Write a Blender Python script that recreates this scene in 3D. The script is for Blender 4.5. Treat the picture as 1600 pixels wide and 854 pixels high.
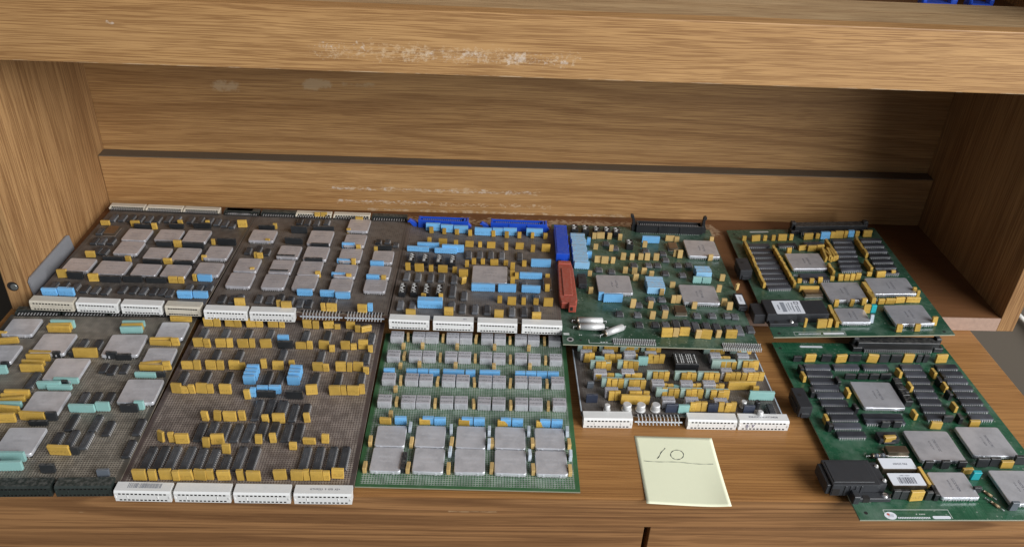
import bpy, bmesh, math, random
from mathutils import Matrix, Vector, Euler
random.seed(7)
for o in list(bpy.data.objects): bpy.data.objects.remove(o)
scene = bpy.context.scene
COL = scene.collection
S = 0.001                                   # everything below is written in millimetres
# ------------------------------------------------------------------ camera
pitch, yaw, roll, F = 0.564862, 0.050414, 0.050727, 1289.277
fw = Vector((math.sin(yaw)*math.cos(pitch), math.cos(yaw)*math.cos(pitch), -math.sin(pitch)))
rt = Vector((math.cos(yaw), -math.sin(yaw), 0)); up = rt.cross(fw)
rt, up = math.cos(roll)*rt+math.sin(roll)*up, -math.sin(roll)*rt+math.cos(roll)*up
cd = bpy.data.cameras.new('camera'); cam = bpy.data.objects.new('camera', cd); COL.objects.link(cam)
M = Matrix((rt, up, -fw)).transposed().to_4x4(); M.translation = Vector((0.76055, -0.52853, 0.57808)); cam.matrix_world = M
cd.sensor_fit = 'HORIZONTAL'; cd.sensor_width = 36; cd.lens = 36*F/1600; cd.clip_start = 0.01; cd.clip_end = 50
scene.camera = cam
# ------------------------------------------------------------------ light: a big window to the right behind the camera, dim room
w = bpy.data.worlds.new('World'); scene.world = w; w.use_nodes = True
w.node_tree.nodes['Background'].inputs[0].default_value = (0.80, 0.87, 1.0, 1); w.node_tree.nodes['Background'].inputs[1].default_value = 0.18
def area(name, loc, aim, sx, sy, power, col):
    l = bpy.data.lights.new(name, 'AREA'); l.shape = 'RECTANGLE'; l.size = sx; l.size_y = sy; l.energy = power; l.color = col
    o = bpy.data.objects.new(name, l); COL.objects.link(o); o.location = loc
    o.rotation_euler = (Vector(aim)-Vector(loc)).to_track_quat('-Z', 'Y').to_euler(); return o
area('window_light', (4.05, -2.55, 2.05), (0.75, 0.2, 0.1), 3.9, 3.0, 395, (0.985, 0.99, 1.0))
scene.view_settings.view_transform = 'Standard'; scene.view_settings.look = 'None'
scene.view_settings.exposure = 0.0; scene.view_settings.gamma = 1.0; scene.view_settings.use_curve_mapping = False
# ------------------------------------------------------------------ node helpers
class NT:
    def __init__(s, name):
        s.m = bpy.data.materials.new(name); s.m.use_nodes = True; s.t = s.m.node_tree; s.b = s.t.nodes['Principled BSDF']
    def n(s, typ, **kw):
        x = s.t.nodes.new('ShaderNode'+typ)
        for k, v in kw.items(): setattr(x, k, v)
        return x
    def set(s, sock, v):
        if isinstance(v, bpy.types.NodeSocket): s.t.links.new(v, sock)
        elif isinstance(v, (tuple, list)) and sock.type == 'RGBA' and len(v) == 3: sock.default_value = (*v, 1)
        else: sock.default_value = v
    def math(s, op, a, b=0, c=0, clamp=False):
        x = s.n('Math', operation=op, use_clamp=clamp)
        for i, v in enumerate((a, b, c)): s.set(x.inputs[i], v)
        return x.outputs[0]
    def vmul(s, v, k):
        x = s.n('VectorMath', operation='MULTIPLY'); s.set(x.inputs[0], v); x.inputs[1].default_value = k; return x.outputs[0]
    def coords(s, kind='Object'): return s.n('TexCoord').outputs[kind]
    def sep(s, v): x = s.n('SeparateXYZ'); s.set(x.inputs[0], v); return x.outputs
    def noise(s, vec, scale=1, detail=3, rough=.55, dist=0):
        x = s.n('TexNoise'); s.set(x.inputs['Vector'], vec); x.inputs['Scale'].default_value = scale; x.inputs['Detail'].default_value = detail
        x.inputs['Roughness'].default_value = rough; x.inputs['Distortion'].default_value = dist; return x.outputs['Fac']
    def ramp(s, f, lo, hi): # smooth 0..1 between lo and hi
        x = s.n('MapRange', interpolation_type='SMOOTHSTEP'); s.set(x.inputs['Value'], f); x.inputs['From Min'].default_value = lo; x.inputs['From Max'].default_value = hi; return x.outputs[0]
    def mix(s, f, a, b):
        x = s.n('Mix', data_type='RGBA'); s.set(x.inputs[0], f); s.set(x.inputs[6], a); s.set(x.inputs[7], b); return x.outputs[2]
    def bump(s, h, strength=.2, dist=.001):
        x = s.n('Bump'); x.inputs['Strength'].default_value = strength; x.inputs['Distance'].default_value = dist; s.set(x.inputs['Height'], h); s.t.links.new(x.outputs[0], s.b.inputs['Normal'])
    def fin(s, col=None, rough=None, metal=None, spec=None):
        for k, v in (('Base Color', col), ('Roughness', rough), ('Metallic', metal), ('Specular IOR Level', spec)):
            if v is not None: s.set(s.b.inputs[k], v)
        return s.m
    def boxmask(s, p, x0, x1, z0, z1, ax=(0, 2), soft=12):
        c = s.sep(p); a, b = c[ax[0]], c[ax[1]]; r = []
        for q, lo, hi in ((a, x0, x1), (b, z0, z1)):
            sf = min(soft, (hi-lo)*.45)
            r.append(s.ramp(q, lo*S, (lo+sf)*S)); r.append(s.ramp(s.math('MULTIPLY', q, -1), -hi*S, -(hi-sf)*S))
        return s.math('MULTIPLY', s.math('MULTIPLY', r[0], r[1]), s.math('MULTIPLY', r[2], r[3]))
def plain(name, col, rough=.45, metal=0., var=.08, bump=0, spec=.5, dust=.0, mark=None):
    N = NT(name); p = N.coords(); inf = N.n('ObjectInfo').outputs['Random']
    off = N.n('VectorMath', operation='ADD'); N.set(off.inputs[0], p); N.set(off.inputs[1], inf)
    f = N.noise(off.outputs[0], 180, 3)
    k = N.math('ADD', N.math('MULTIPLY', N.math('SUBTRACT', f, .5), var*2.2), N.math('MULTIPLY', N.math('SUBTRACT', inf, .5), var*2.4))
    hsv = N.n('HueSaturation'); N.set(hsv.inputs['Color'], col); N.set(hsv.inputs['Value'], N.math('ADD', k, 1.0))
    c = hsv.outputs[0]
    if mark:
        x, y, z = N.sep(p); g = N.n('TexCoord').outputs['Object']
        m = N.math('MAXIMUM', N.math('COMPARE', z, 5.9*S, .55*S), N.math('COMPARE', z, 4.1*S, .55*S))
        ng = N.math('ABSOLUTE', N.sep(N.n('NewGeometry').outputs['Normal'])[1])
        m = N.math('MULTIPLY', N.math('MULTIPLY', m, N.ramp(N.noise(N.vmul(off.outputs[0], (900, 0, 300)), 1, 1), .46, .54)), N.ramp(ng, .7, .9))
        c = N.mix(N.math('MULTIPLY', m, N.math('MULTIPLY', N.ramp(inf, .2, .5), .5)), c, mark)
    if dust:
        nz = N.sep(N.n('NewGeometry').outputs['Normal'])[2]
        d = N.math('MULTIPLY', N.math('MULTIPLY', N.ramp(N.noise(off.outputs[0], 320, 4), .35, .75), N.ramp(nz, .5, .95)), dust)
        c = N.mix(d, c, (.42, .40, .37))
    N.set(N.b.inputs['Roughness'], N.math('ADD', N.math('MULTIPLY', f, .2), rough-.1))
    if bump: N.bump(N.noise(off.outputs[0], 900, 2), bump, .0004)
    return N.fin(c, None, metal, spec)
def wood(name, light, mid, dark, grain=0, across=(1, 2), bands=26, pore=.55, figure=.3, rough=.42, scuff=None, seed=0., fig_scale=9, pore_w=1000, pore_l=13, dist=4.5, sax=(0, 2)):
    N = NT(name); p = N.coords()
    sh = N.n('VectorMath', operation='ADD'); N.set(sh.inputs[0], p); sh.inputs[1].default_value = (seed, seed*1.7, seed*.6); q = sh.outputs[0]
    def sc(g, a):
        v = [a, a, a]; v[grain] = g; return N.vmul(q, v)
    wob = N.noise(sc(1.5, 6), 1, 2)
    dv = [1, 1, 1]; dv[grain] = 0
    wv = N.n('VectorMath', operation='MULTIPLY_ADD'); N.set(wv.inputs[0], N.math('SUBTRACT', wob, .5)); wv.inputs[1].default_value = [x*.016 for x in dv]; N.set(wv.inputs[2], q); q = wv.outputs[0]
    broad = N.noise(sc(1.2, bands), 1, 4, .6, .6)
    fine = N.noise(sc(pore_l*.3, pore_w*.3), 1, 3, .6)
    pores = N.noise(sc(pore_l, pore_w), 1, 2, .6)
    tiny = N.noise(sc(pore_l*4, pore_w*2.2), 1, 2, .6)
    ring = N.noise(sc(.9, fig_scale), 1, 1, .4, .4)
    r = N.math('FRACT', N.math('MULTIPLY', N.math('ADD', ring, N.math('MULTIPLY', wob, .15)), dist*2.2))
    line = N.math('MULTIPLY', N.ramp(r, .40, .86), N.ramp(N.math('SUBTRACT', 1, r), .0, .10))
    c = N.mix(N.math('MULTIPLY', N.ramp(broad, .30, .72), .75), light, mid)
    c = N.mix(N.math('MULTIPLY', line, figure), c, dark)
    c = N.mix(N.math('MULTIPLY', N.ramp(fine, .42, .66), .20), c, dark)
    pm = N.ramp(pores, .46, .56)
    pm = N.math('MULTIPLY', pm, N.math('ADD', N.math('MULTIPLY', N.ramp(broad, .3, .62), .3), .7))
    c = N.mix(N.math('MULTIPLY', pm, pore), c, dark)
    c = N.mix(N.math('MULTIPLY', N.ramp(tiny, .5, .7), .22), c, light)
    rr = N.math('ADD', N.math('MULTIPLY', broad, .15), rough)
    hgt = N.math('MULTIPLY', pm, -1)
    if scuff:
        tot = None
        for (x0, x1, z0, z1, col, thr, fs, st, soft) in scuff:
            m = N.boxmask(p, x0, x1, z0, z1, across if grain != 0 else sax, soft)
            v = [fs, fs, fs]; v[grain] = fs*st
            nn = N.noise(N.vmul(p, v), 1, 4, .7); lo = N.noise(N.vmul(p, (fs*.16,)*3), 1, 2)
            e = N.math('ADD', N.math('ADD', nn, N.math('MULTIPLY', N.math('SUBTRACT', lo, .5), .5)), N.math('MULTIPLY', N.math('SUBTRACT', m, 1), .45))
            f = N.ramp(e, thr-.03, thr+.15)
            c = N.mix(N.math('MULTIPLY', f, .62), c, col); rr = N.math('ADD', rr, N.math('MULTIPLY', f, .3))
    N.set(N.b.inputs['Roughness'], rr); N.bump(hgt, .12, .0004)
    return N.fin(c, None, 0, .4)
def perf(name, base, tint, dot, hole, W, H, stripes=0., pitch=2.54, dust=.2):
    """grid board: plated holes on a 2.54 mm raster, bus strips and grime"""
    N = NT(name); p = N.coords(); x, y, z = N.sep(p)
    inf = N.n('ObjectInfo').outputs['Random']
    off = N.n('VectorMath', operation='ADD'); N.set(off.inputs[0], p); N.set(off.inputs[1], inf)
    def cell(a): return N.math('SUBTRACT', N.math('FRACT', N.math('DIVIDE', a, pitch*S)), .5)
    cx, cy = cell(x), cell(y); r = N.math('SQRT', N.math('ADD', N.math('MULTIPLY', cx, cx), N.math('MULTIPLY', cy, cy)))
    ring = N.ramp(r, .43, .36); inner = N.ramp(r, .19, .14)
    edge = N.math('MULTIPLY', N.math('MULTIPLY', N.ramp(x, 4*S, 5*S), N.ramp(N.math('SUBTRACT', W*S, x), 4*S, 5*S)), N.math('MULTIPLY', N.ramp(y, 3*S, 4*S), N.ramp(N.math('SUBTRACT', H*S, y), 3*S, 4*S)))
    big = N.noise(off.outputs[0], 14, 3); grime = N.noise(off.outputs[0], 45, 5, .65)
    c = N.mix(N.ramp(big, .35, .65), base, tint)
    # bus strips along the depth every sixth column
    st = N.math('FRACT', N.math('DIVIDE', x, pitch*6*S)); c = N.mix(N.math('MULTIPLY', N.ramp(st, .80, .86), .35), c, tint)
    c = N.mix(N.math('MULTIPLY', N.ramp(grime, .45, .75), dust), c, (.16, .15, .14))
    if stripes: c = N.mix(N.math('MULTIPLY', N.ramp(N.math('ABSOLUTE', cx), .30, .40), stripes), c, tuple(v*2.1 for v in tint))
    ringc = N.mix(N.ramp(N.noise(off.outputs[0], 120, 3), .35, .65), dot, tuple(v*.55 for v in dot))
    c = N.mix(N.math('MULTIPLY', ring, edge), c, ringc)
    c = N.mix(N.math('MULTIPLY', inner, edge), c, hole)
    N.set(N.b.inputs['Roughness'], N.math('ADD', N.math('MULTIPLY', grime, .3), .32))
    N.bump(N.math('MULTIPLY', N.math('MULTIPLY', inner, edge), -1), .5, .0006)
    return N.fin(c, None, 0, .5)
def greenboard(name, base, light, dust=.35):
    N = NT(name); p = N.coords(); inf = N.n('ObjectInfo').outputs['Random']
    off = N.n('VectorMath', operation='ADD'); N.set(off.inputs[0], p); N.set(off.inputs[1], inf); q = off.outputs[0]
    a = N.noise(N.vmul(q, (900, 30, 1)), 1, 2); b = N.noise(N.vmul(q, (30, 900, 1)), 1, 2); sel = N.ramp(N.noise(q, 28, 1), .45, .55)
    tr = N.math('ADD', N.math('MULTIPLY', N.ramp(a, .5, .56), sel), N.math('MULTIPLY', N.ramp(b, .5, .56), N.math('SUBTRACT', 1, sel)))
    tr = N.math('MULTIPLY', tr, N.ramp(N.noise(q, 17, 2), .35, .6))
    c = N.mix(N.math('MULTIPLY', tr, .8), base, light)
    pad = N.n('TexVoronoi'); N.set(pad.inputs['Vector'], q); pad.inputs['Scale'].default_value = 210
    pm = N.math('MULTIPLY', N.ramp(pad.outputs['Distance'], .22, .14), N.ramp(N.noise(q, 40, 2), .5, .6))
    c = N.mix(N.math('MULTIPLY', pm, .7), c, (.30, .33, .28))
    g = N.noise(q, 30, 5, .7)
    c = N.mix(N.math('MULTIPLY', N.ramp(g, .4, .8), dust), c, (.17, .235, .19))  # grey-green dust that also paints in sky reflections on the boards
    N.set(N.b.inputs['Roughness'], N.math('ADD', N.math('MULTIPLY', N.ramp(g, .35, .75), .4), .16)); N.bump(tr, .15, .0002)
    return N.fin(c, None, 0, .5)
def metal_lid(name, col, rough=.36, printed='', pc=(.20, .19, .2), met=.88, pk=.72):
    """brushed lid; printed: two faint rows of stamped characters"""
    N = NT(name); p = N.coords(); inf = N.n('ObjectInfo').outputs['Random']; x, y, z = N.sep(p)
    off = N.n('VectorMath', operation='ADD'); N.set(off.inputs[0], p); N.set(off.inputs[1], inf); q = off.outputs[0]
    br = N.noise(N.vmul(q, (60, 900, 60)), 1, 3); sm = N.noise(q, 70, 4, .65)
    c = N.mix(N.ramp(sm, .35, .75), col, tuple(v*.78 for v in col))
    nz = N.sep(N.n('NewGeometry').outputs['Normal'])[2]
    if printed:
        u, v_ = (x, y) if printed == 'x' else (y, x)
        rows = None
        for r0, r1, half in ((1.6, 4.2, 8.5), (-3.6, -1.9, 6.0)):
            m = N.math('MULTIPLY', N.math('MULTIPLY', N.ramp(v_, (r0-.2)*S, r0*S), N.ramp(N.math('SUBTRACT', r1*S, v_), -.2*S, 0)), N.math('COMPARE', u, 0, half*S))
            vv = [0, 0, 0]; vv[0 if printed == 'x' else 1] = 1150; vv[1 if printed == 'x' else 0] = 500; vv[2] = 0
            m = N.math('MULTIPLY', m, N.ramp(N.noise(N.vmul(q, vv), 1, 1), .44, .5))
            rows = m if rows is None else N.math('MAXIMUM', rows, m)
        rows = N.math('MULTIPLY', rows, N.ramp(nz, .8, .95))
        c = N.mix(N.math('MULTIPLY', rows, pk), c, pc)
        N.set(N.b.inputs['Metallic'], N.math('SUBTRACT', met, N.math('MULTIPLY', rows, .5*pk)))
    else: N.b.inputs['Metallic'].default_value = met
    N.set(N.b.inputs['Roughness'], N.math('ADD', N.math('MULTIPLY', br, .12), N.math('ADD', N.math('MULTIPLY', sm, .16), rough-.14)))
    N.bump(br, .04, .0002)
    return N.fin(c)
def chipmat(name, col, mark=(.16, .16, .16), amt=.5):
    N = NT(name); p = N.coords(); inf = N.n('ObjectInfo').outputs['Random']; x, y, z = N.sep(p)
    off = N.n('VectorMath', operation='ADD'); N.set(off.inputs[0], p); N.set(off.inputs[1], N.math('MULTIPLY', inf, 7)); q = off.outputs[0]
    f = N.noise(q, 160, 4); k = N.math('ADD', N.math('MULTIPLY', inf, .9), .55)
    hsv = N.n('HueSaturation'); N.set(hsv.inputs['Color'], col); N.set(hsv.inputs['Value'], N.math('MULTIPLY', k, N.math('ADD', f, .5)))
    m = N.math('MULTIPLY', N.math('COMPARE', N.math('ABSOLUTE', N.math('SUBTRACT', N.math('ABSOLUTE', x), 1.0*S)), 0, .55*S), N.math('COMPARE', y, 0, 6*S))
    m = N.math('MULTIPLY', m, N.ramp(N.noise(N.vmul(q, (500, 1000, 0)), 1, 1), .46, .54))
    m = N.math('MULTIPLY', m, N.ramp(N.sep(N.n('NewGeometry').outputs['Normal'])[2], .8, .95))
    m = N.math('MULTIPLY', m, N.ramp(inf, .25, .6))
    c = N.mix(N.math('MULTIPLY', m, amt), hsv.outputs[0], mark)
    N.set(N.b.inputs['Roughness'], N.math('ADD', N.math('MULTIPLY', f, .3), .28))
    return N.fin(c, None, 0, .5)
MAT = {}
MAT['cap_y'] = plain('capacitor_mustard', (.52, .33, .068), .40, var=.15, dust=.15, mark=(.22, .12, .03))
MAT['cap_t'] = plain('capacitor_tan', (.52, .355, .14), .42, var=.12, dust=.12)
MAT['cap_a'] = plain('capacitor_amber', (.45, .275, .05), .35, var=.14, dust=.12)
MAT['cap_b'] = plain('network_sky_blue', (.16, .42, .72), .38, var=.08, dust=.40, mark=(.06, .15, .30))
MAT['cap_bp'] = plain('network_pale_blue', (.26, .50, .72), .4, var=.05, dust=.75)
MAT['cap_mp'] = plain('network_grey_mint', (.34, .46, .41), .42, var=.05, dust=.2)
MAT['cap_m'] = plain('network_mint', (.26, .47, .44), .42, var=.06, dust=.2)
MAT['sip_k'] = plain('network_black', (.022, .024, .026), .4, var=.2, dust=.25)
MAT['cap_k'] = plain('capacitor_black', (.016, .017, .019), .35, var=.2, dust=.2)
MAT['cap_n'] = plain('relay_navy', (.030, .038, .062), .4, var=.12, dust=.2)
MAT['cap_w'] = plain('capacitor_pale', (.50, .56, .62), .35, var=.15)
MAT['cap_c'] = plain('capacitor_turquoise', (.02, .36, .40), .35, var=.05)
MAT['cap_g'] = plain('block_grey', (.10, .115, .135), .4, var=.08, dust=.2)
MAT['relay'] = metal_lid('relay_metal', (.68, .68, .72), .42, 'x', (.10, .10, .11), .45)
MAT['lid'] = metal_lid('lid_metal', (.76, .77, .81), .38, 'x', (.90, .89, .93), .5, .16)
MAT['lid_d'] = metal_lid('lid_metal_stamped', (.68, .67, .70), .38, 'x', (.25, .2, .19), .55, .4)
MAT['lid_p'] = metal_lid('lid_metal_printed', (.68, .69, .735), .34, 'y', (.07, .07, .09), .6)
MAT['osc'] = metal_lid('oscillator_bronze', (.34, .27, .20), .3)
MAT['steel'] = metal_lid('bare_steel', (.66, .65, .64), .3)
MAT['alu'] = plain('capacitor_sleeve', (.70, .70, .69), .4, .35, .06)
MAT['tin'] = plain('tinned_pin', (.62, .62, .62), .38, .45, .1)
MAT['chip'] = chipmat('chip_black', (.042, .045, .050))
MAT['chipg'] = chipmat('chip_grey', (.095, .10, .11))
MAT['chipm'] = chipmat('chip_memory', (.045, .049, .060), (.10, .10, .11), .3)
MAT['black'] = plain('plastic_black', (.018, .019, .021), .42, var=.15, bump=.1, dust=.22)
MAT['blackg'] = plain('plastic_dark_green', (.020, .027, .024), .45, var=.15, bump=.1, dust=.2)
MAT['blackm'] = plain('module_black', (.030, .032, .036), .45, var=.1)
MAT['tinw'] = plain('lit_pin', (.78, .78, .78), .4, .2, .05)  # pin tin made whiter, the gleam of lit pins is in the colour
MAT['white'] = plain('plastic_white', (.72, .72, .70), .4, var=.04, dust=.1)
MAT['ivory'] = plain('plastic_ivory', (.60, .55, .45), .45, var=.08, dust=.25)
MAT['dark'] = plain('socket_dark', (.015, .013, .012), .6, var=.1)
MAT['blue'] = plain('plastic_blue', (.014, .075, .52), .38, var=.08, dust=.1)
MAT['red'] = plain('plastic_red', (.34, .07, .045), .42, var=.06, dust=.15)
MAT['silk'] = plain('silkscreen', (.55, .58, .55), .5, var=.1)
MAT['label'] = plain('label_paper', (.74, .77, .82), .4, var=.03)
MAT['ink'] = plain('label_ink', (.09, .09, .12), .5)
MAT['inkg'] = plain('label_ink_grey', (.25, .27, .31), .5)
MAT['inkb'] = plain('pen_ink', (.06, .05, .16), .5)
MAT['stickred'] = plain('sticker_red', (.55, .12, .10), .5)
MAT['epoxy'] = plain('board_edge_lit', (.30, .30, .22), .5, var=.1)  # paler than the board face: a lit edge is painted into the colour
MAT['epoxyb'] = plain('board_edge_brown_lit', (.20, .17, .13), .5, var=.1)  # brown boards: light on the edge painted in the same way
MAT['resistor'] = plain('resistor_tan', (.40, .28, .15), .5)
MAT['greysheet'] = plain('grey_plastic', (.22, .225, .24), .35, var=.06)
MAT['pen'] = plain('pencil_line', (.05, .06, .055), .7)
MAT['paper'] = plain('note_paper', (.86, .88, .64), .75, var=.015)
oak = dict(light=(.49, .285, .118), mid=(.41, .224, .084), dark=(.19, .085, .027))
CH = (.58, .44, .29); CW = (.60, .52, .44)
MAT['oak_rail'] = wood('oak_rail', grain=0, pore=.66, figure=.12, seed=.3, scuff=[(560, 900, 296, 346, (.56, .38, .21), .52, 260, .6, 60), (560, 890, 298, 342, CH, .53, 360, .8, 40), (690, 870, 300, 340, CW, .53, 360, .9, 25), (395, 412, 336, 346, CW, .56, 330, .8, 6), (585, 660, 312, 340, CW, .56, 330, .9, 16), (300, 1380, 299, 302.5, CH, .48, 200, .2, 1.5)], **oak)
MAT['oak_back'] = wood('oak_back', grain=0, pore=.6, figure=.42, seed=12.3, fig_scale=9, dist=5, light=(.48, .278, .112), mid=(.40, .218, .080), dark=(.18, .080, .026), scuff=[(396, 458, 172, 206, (.50, .37, .22), .34, 55, .8, 20), (516, 575, 178, 212, (.50, .37, .22), .34, 55, .8, 20), (566, 630, 186, 206, (.47, .34, .19), .38, 55, .6, 14), (560, 860, 110, 178, (.56, .44, .30), .70, 380, 2.0, 40)])
MAT['oak_cleat'] = wood('oak_cleat', grain=0, pore=.6, figure=.2, seed=3.1, scuff=[(535, 860, 42, 66, (.56, .40, .24), .48, 330, .35, 20), (540, 850, 47, 61, CW, .50, 420, .4, 20), (555, 870, 24, 42, CH, .50, 380, .5, 8), (560, 700, 30, 40, CW, .48, 400, .5, 5), (600, 980, 16, 27, CH, .45, 330, .5, 6)], **oak)
MAT['oak_side'] = wood('oak_side', grain=2, across=(0, 1), pore=.7, figure=.3, seed=5.2, bands=20, light=(.43, .25, .108), mid=(.31, .168, .066), dark=(.16, .073, .026), pore_w=560, pore_l=10)
MAT['oak_ledge'] = wood('oak_ledge', grain=0, pore=.75, figure=.1, seed=6.4, light=(.50, .36, .20), mid=(.42, .28, .14), dark=(.17, .09, .04))
MAT['desk_top'] = wood('desk_top', grain=0, pore=.5, figure=.12, seed=8.8, light=(.42, .21, .072), mid=(.345, .163, .054), dark=(.17, .072, .023), rough=.29, pore_w=620, pore_l=7, bands=24)
MAT['desk_front'] = wood('desk_front', grain=0, pore=.4, figure=.6, seed=2.7, light=(.34, .175, .070), mid=(.285, .14, .055), dark=(.10, .043, .016), rough=.4, fig_scale=20, dist=5, pore_w=420, pore_l=8, bands=14, scuff=[(735, 790, -24, -19, (.42, .28, .15), .44, 200, .25, 6), (395, 430, -30, -26, (.42, .28, .15), .47, 200, .3, 4)])
MAT['raw'] = plain('raw_top_shaded', (.115, .088, .06), .7, var=.08)  # raw wood, with the shade under the shelf painted into its dark tone
MAT['brownpanel'] = wood('brown_panel', grain=0, pore=.35, figure=.1, seed=4.4, light=(.185, .082, .033), mid=(.16, .070, .028), dark=(.10, .043, .017), sax=(0, 1), scuff=[(440, 1120, 440, 515, CH, .40, 300, .6, 30)])
MAT['chipboard'] = plain('particle_board', (.37, .25, .19), .85, var=.22, bump=.6)
MAT['wall'] = plain('wall_paint', (.085, .07, .052), .85, var=.03)
MAT['floorm'] = plain('carpet', (.11, .10, .08), .95, var=.15, bump=.4)
MAT['cable'] = plain('cable_white', (.55, .54, .50), .5)
MAT['steelc'] = plain('cam_fitting', (.20, .21, .20), .4, .6, .1)
# ------------------------------------------------------------------ mesh helpers (millimetres in, metres out)
def new_mesh(name, bm, mats, smooth=False):
    bmesh.ops.scale(bm, vec=(S, S, S), verts=bm.verts); me = bpy.data.meshes.new(name); bm.to_mesh(me); bm.free()
    for m in (mats if isinstance(mats, (list, tuple)) else [mats]): me.materials.append(m)
    if smooth:
        for p in me.polygons: p.use_smooth = True
    return me
def link(name, me, parent=None, loc=(0, 0, 0), rot=(0, 0, 0)):
    o = bpy.data.objects.new(name, me); COL.objects.link(o); o.location = Vector(loc)*S; o.rotation_euler = rot
    if parent: o.parent = parent
    return o
def bx(bm, x0, x1, y0, y1, z0, z1, bev=0, mi=0, seg=1):
    r = bmesh.ops.create_cube(bm, size=1)['verts']
    for v in r: v.co = Vector(((x0+x1)/2+v.co.x*(x1-x0), (y0+y1)/2+v.co.y*(y1-y0), (z0+z1)/2+v.co.z*(z1-z0)))
    fs = set(f for v in r for f in v.link_faces)
    for f in fs: f.material_index = mi
    if bev:
        es = list(set(e for f in fs for e in f.edges))
        q = bmesh.ops.bevel(bm, geom=es, offset=bev, segments=seg, affect='EDGES', profile=.6)
        for f in q['faces']: f.material_index = mi
    return r
def cylz(bm, x, y, z0, z1, r0, r1=None, n=16, mi=0, cap=True):
    r1 = r0 if r1 is None else r1
    q = bmesh.ops.create_cone(bm, cap_ends=cap, segments=n, radius1=r0, radius2=r1, depth=z1-z0, matrix=Matrix.Translation((x, y, (z0+z1)/2)))
    for v in q['verts']:
        for f in v.link_faces: f.material_index = mi
def prism(bm, pts, z0, z1, mi=0):    # polygon in x,y extruded in z
    a = [bm.verts.new((x, y, z0)) for x, y in pts]; b = [bm.verts.new((x, y, z1)) for x, y in pts]; n = len(pts)
    fs = [bm.faces.new(a[::-1]), bm.faces.new(b)]+[bm.faces.new((a[i], a[(i+1) % n], b[(i+1) % n], b[i])) for i in range(n)]
    for f in fs: f.material_index = mi
    return fs
def rounded(w, d, r, n=3):
    p = []
    for cx, cy, a0 in ((w/2-r, d/2-r, 0), (-w/2+r, d/2-r, 90), (-w/2+r, -d/2+r, 180), (w/2-r, -d/2+r, 270)):
        for i in range(n+1): a = math.radians(a0+90*i/n); p.append((cx+r*math.cos(a), cy+r*math.sin(a)))
    return p
CACHE = {}
def cached(key, fn):
    if key not in CACHE: CACHE[key] = fn()
    return CACHE[key]
def q5(v, s=.5): return max(s, round(v/s)*s)
# ---- component meshes; origin at the middle of the footprint on the board
def m_box(w, d, h, mat):
    def f():
        bm = bmesh.new(); bx(bm, -w/2, w/2, -d/2, d/2, .4, h, min(.28, w*.1, d*.1)); 
        bx(bm, -w/2+.6, -w/2+1.1, -.3, .3, -.2, .5, 0, 1); bx(bm, w/2-1.1, w/2-.6, -.3, .3, -.2, .5, 0, 1)
        return new_mesh('capacitor', bm, [mat, MAT['tin']])
    return cached(('box', w, d, h, mat.name), f)
def m_sip(w, d, h, mat):
    def f():
        bm = bmesh.new(); bx(bm, -w/2, w/2, -d/2, d/2, 1.1, h, .22); n = max(2, int(w/2.54))
        for i in range(n):
            x = (i-(n-1)/2)*2.54; bx(bm, x-.3, x+.3, -.25, .25, -.2, 1.4, 0, 1)
            bx(bm, x-.75, x+.75, -d/2+.1, d/2-.1, .55, 1.2, 0, 0)
        return new_mesh('resistor_network', bm, [mat, MAT['tin']])
    return cached(('sip', w, d, h, mat.name), f)
def m_dip(w, L, h, mat, bright=False):
    def f():
        bm = bmesh.new(); t = .55
        lo = [(-w/2, -L/2), (w/2, -L/2), (w/2, L/2), (-w/2, L/2)]
        zs = ((.7, .5), (h*.55, 0), (h, t)); rings = []
        for z, ins in zs: rings.append([bm.verts.new((x-math.copysign(ins, x), y-math.copysign(ins, y), z)) for x, y in lo])
        bm.faces.new(rings[0][::-1]); bm.faces.new(rings[-1])
        for a, b in zip(rings, rings[1:]):
            for i in range(4): bm.faces.new((a[i], a[(i+1) % 4], b[(i+1) % 4], b[i]))
        # end notch and pin-one dot
        cylz(bm, 0, L/2-1.6, h-.02, h+.05, 1.0, n=8, mi=2); cylz(bm, -w/2+1.6, L/2-2.4, h-.02, h+.04, .5, n=6, mi=2)
        n = max(3, int((L-.6)/2.54))
        for i in range(n):
            y = (i-(n-1)/2)*2.54
            for s in (-1, 1):
                a, b = sorted((s*(w/2-.1), s*(w/2+.75))); bx(bm, a, b, y-(.55 if bright else .65), y+(.55 if bright else .65), h*.55-.1, h*.55+.22, 0, 1)
                a, b = sorted((s*(w/2+.5), s*(w/2+.78))); bx(bm, a, b, y-(.28 if bright else .5), y+(.28 if bright else .5), -.3, h*.55, 0, 1)
        return new_mesh('chip', bm, [mat, MAT['tinw'] if bright else MAT['tin'], MAT['dark']])
    return cached(('dip', w, L, h, mat.name), f)
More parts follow.
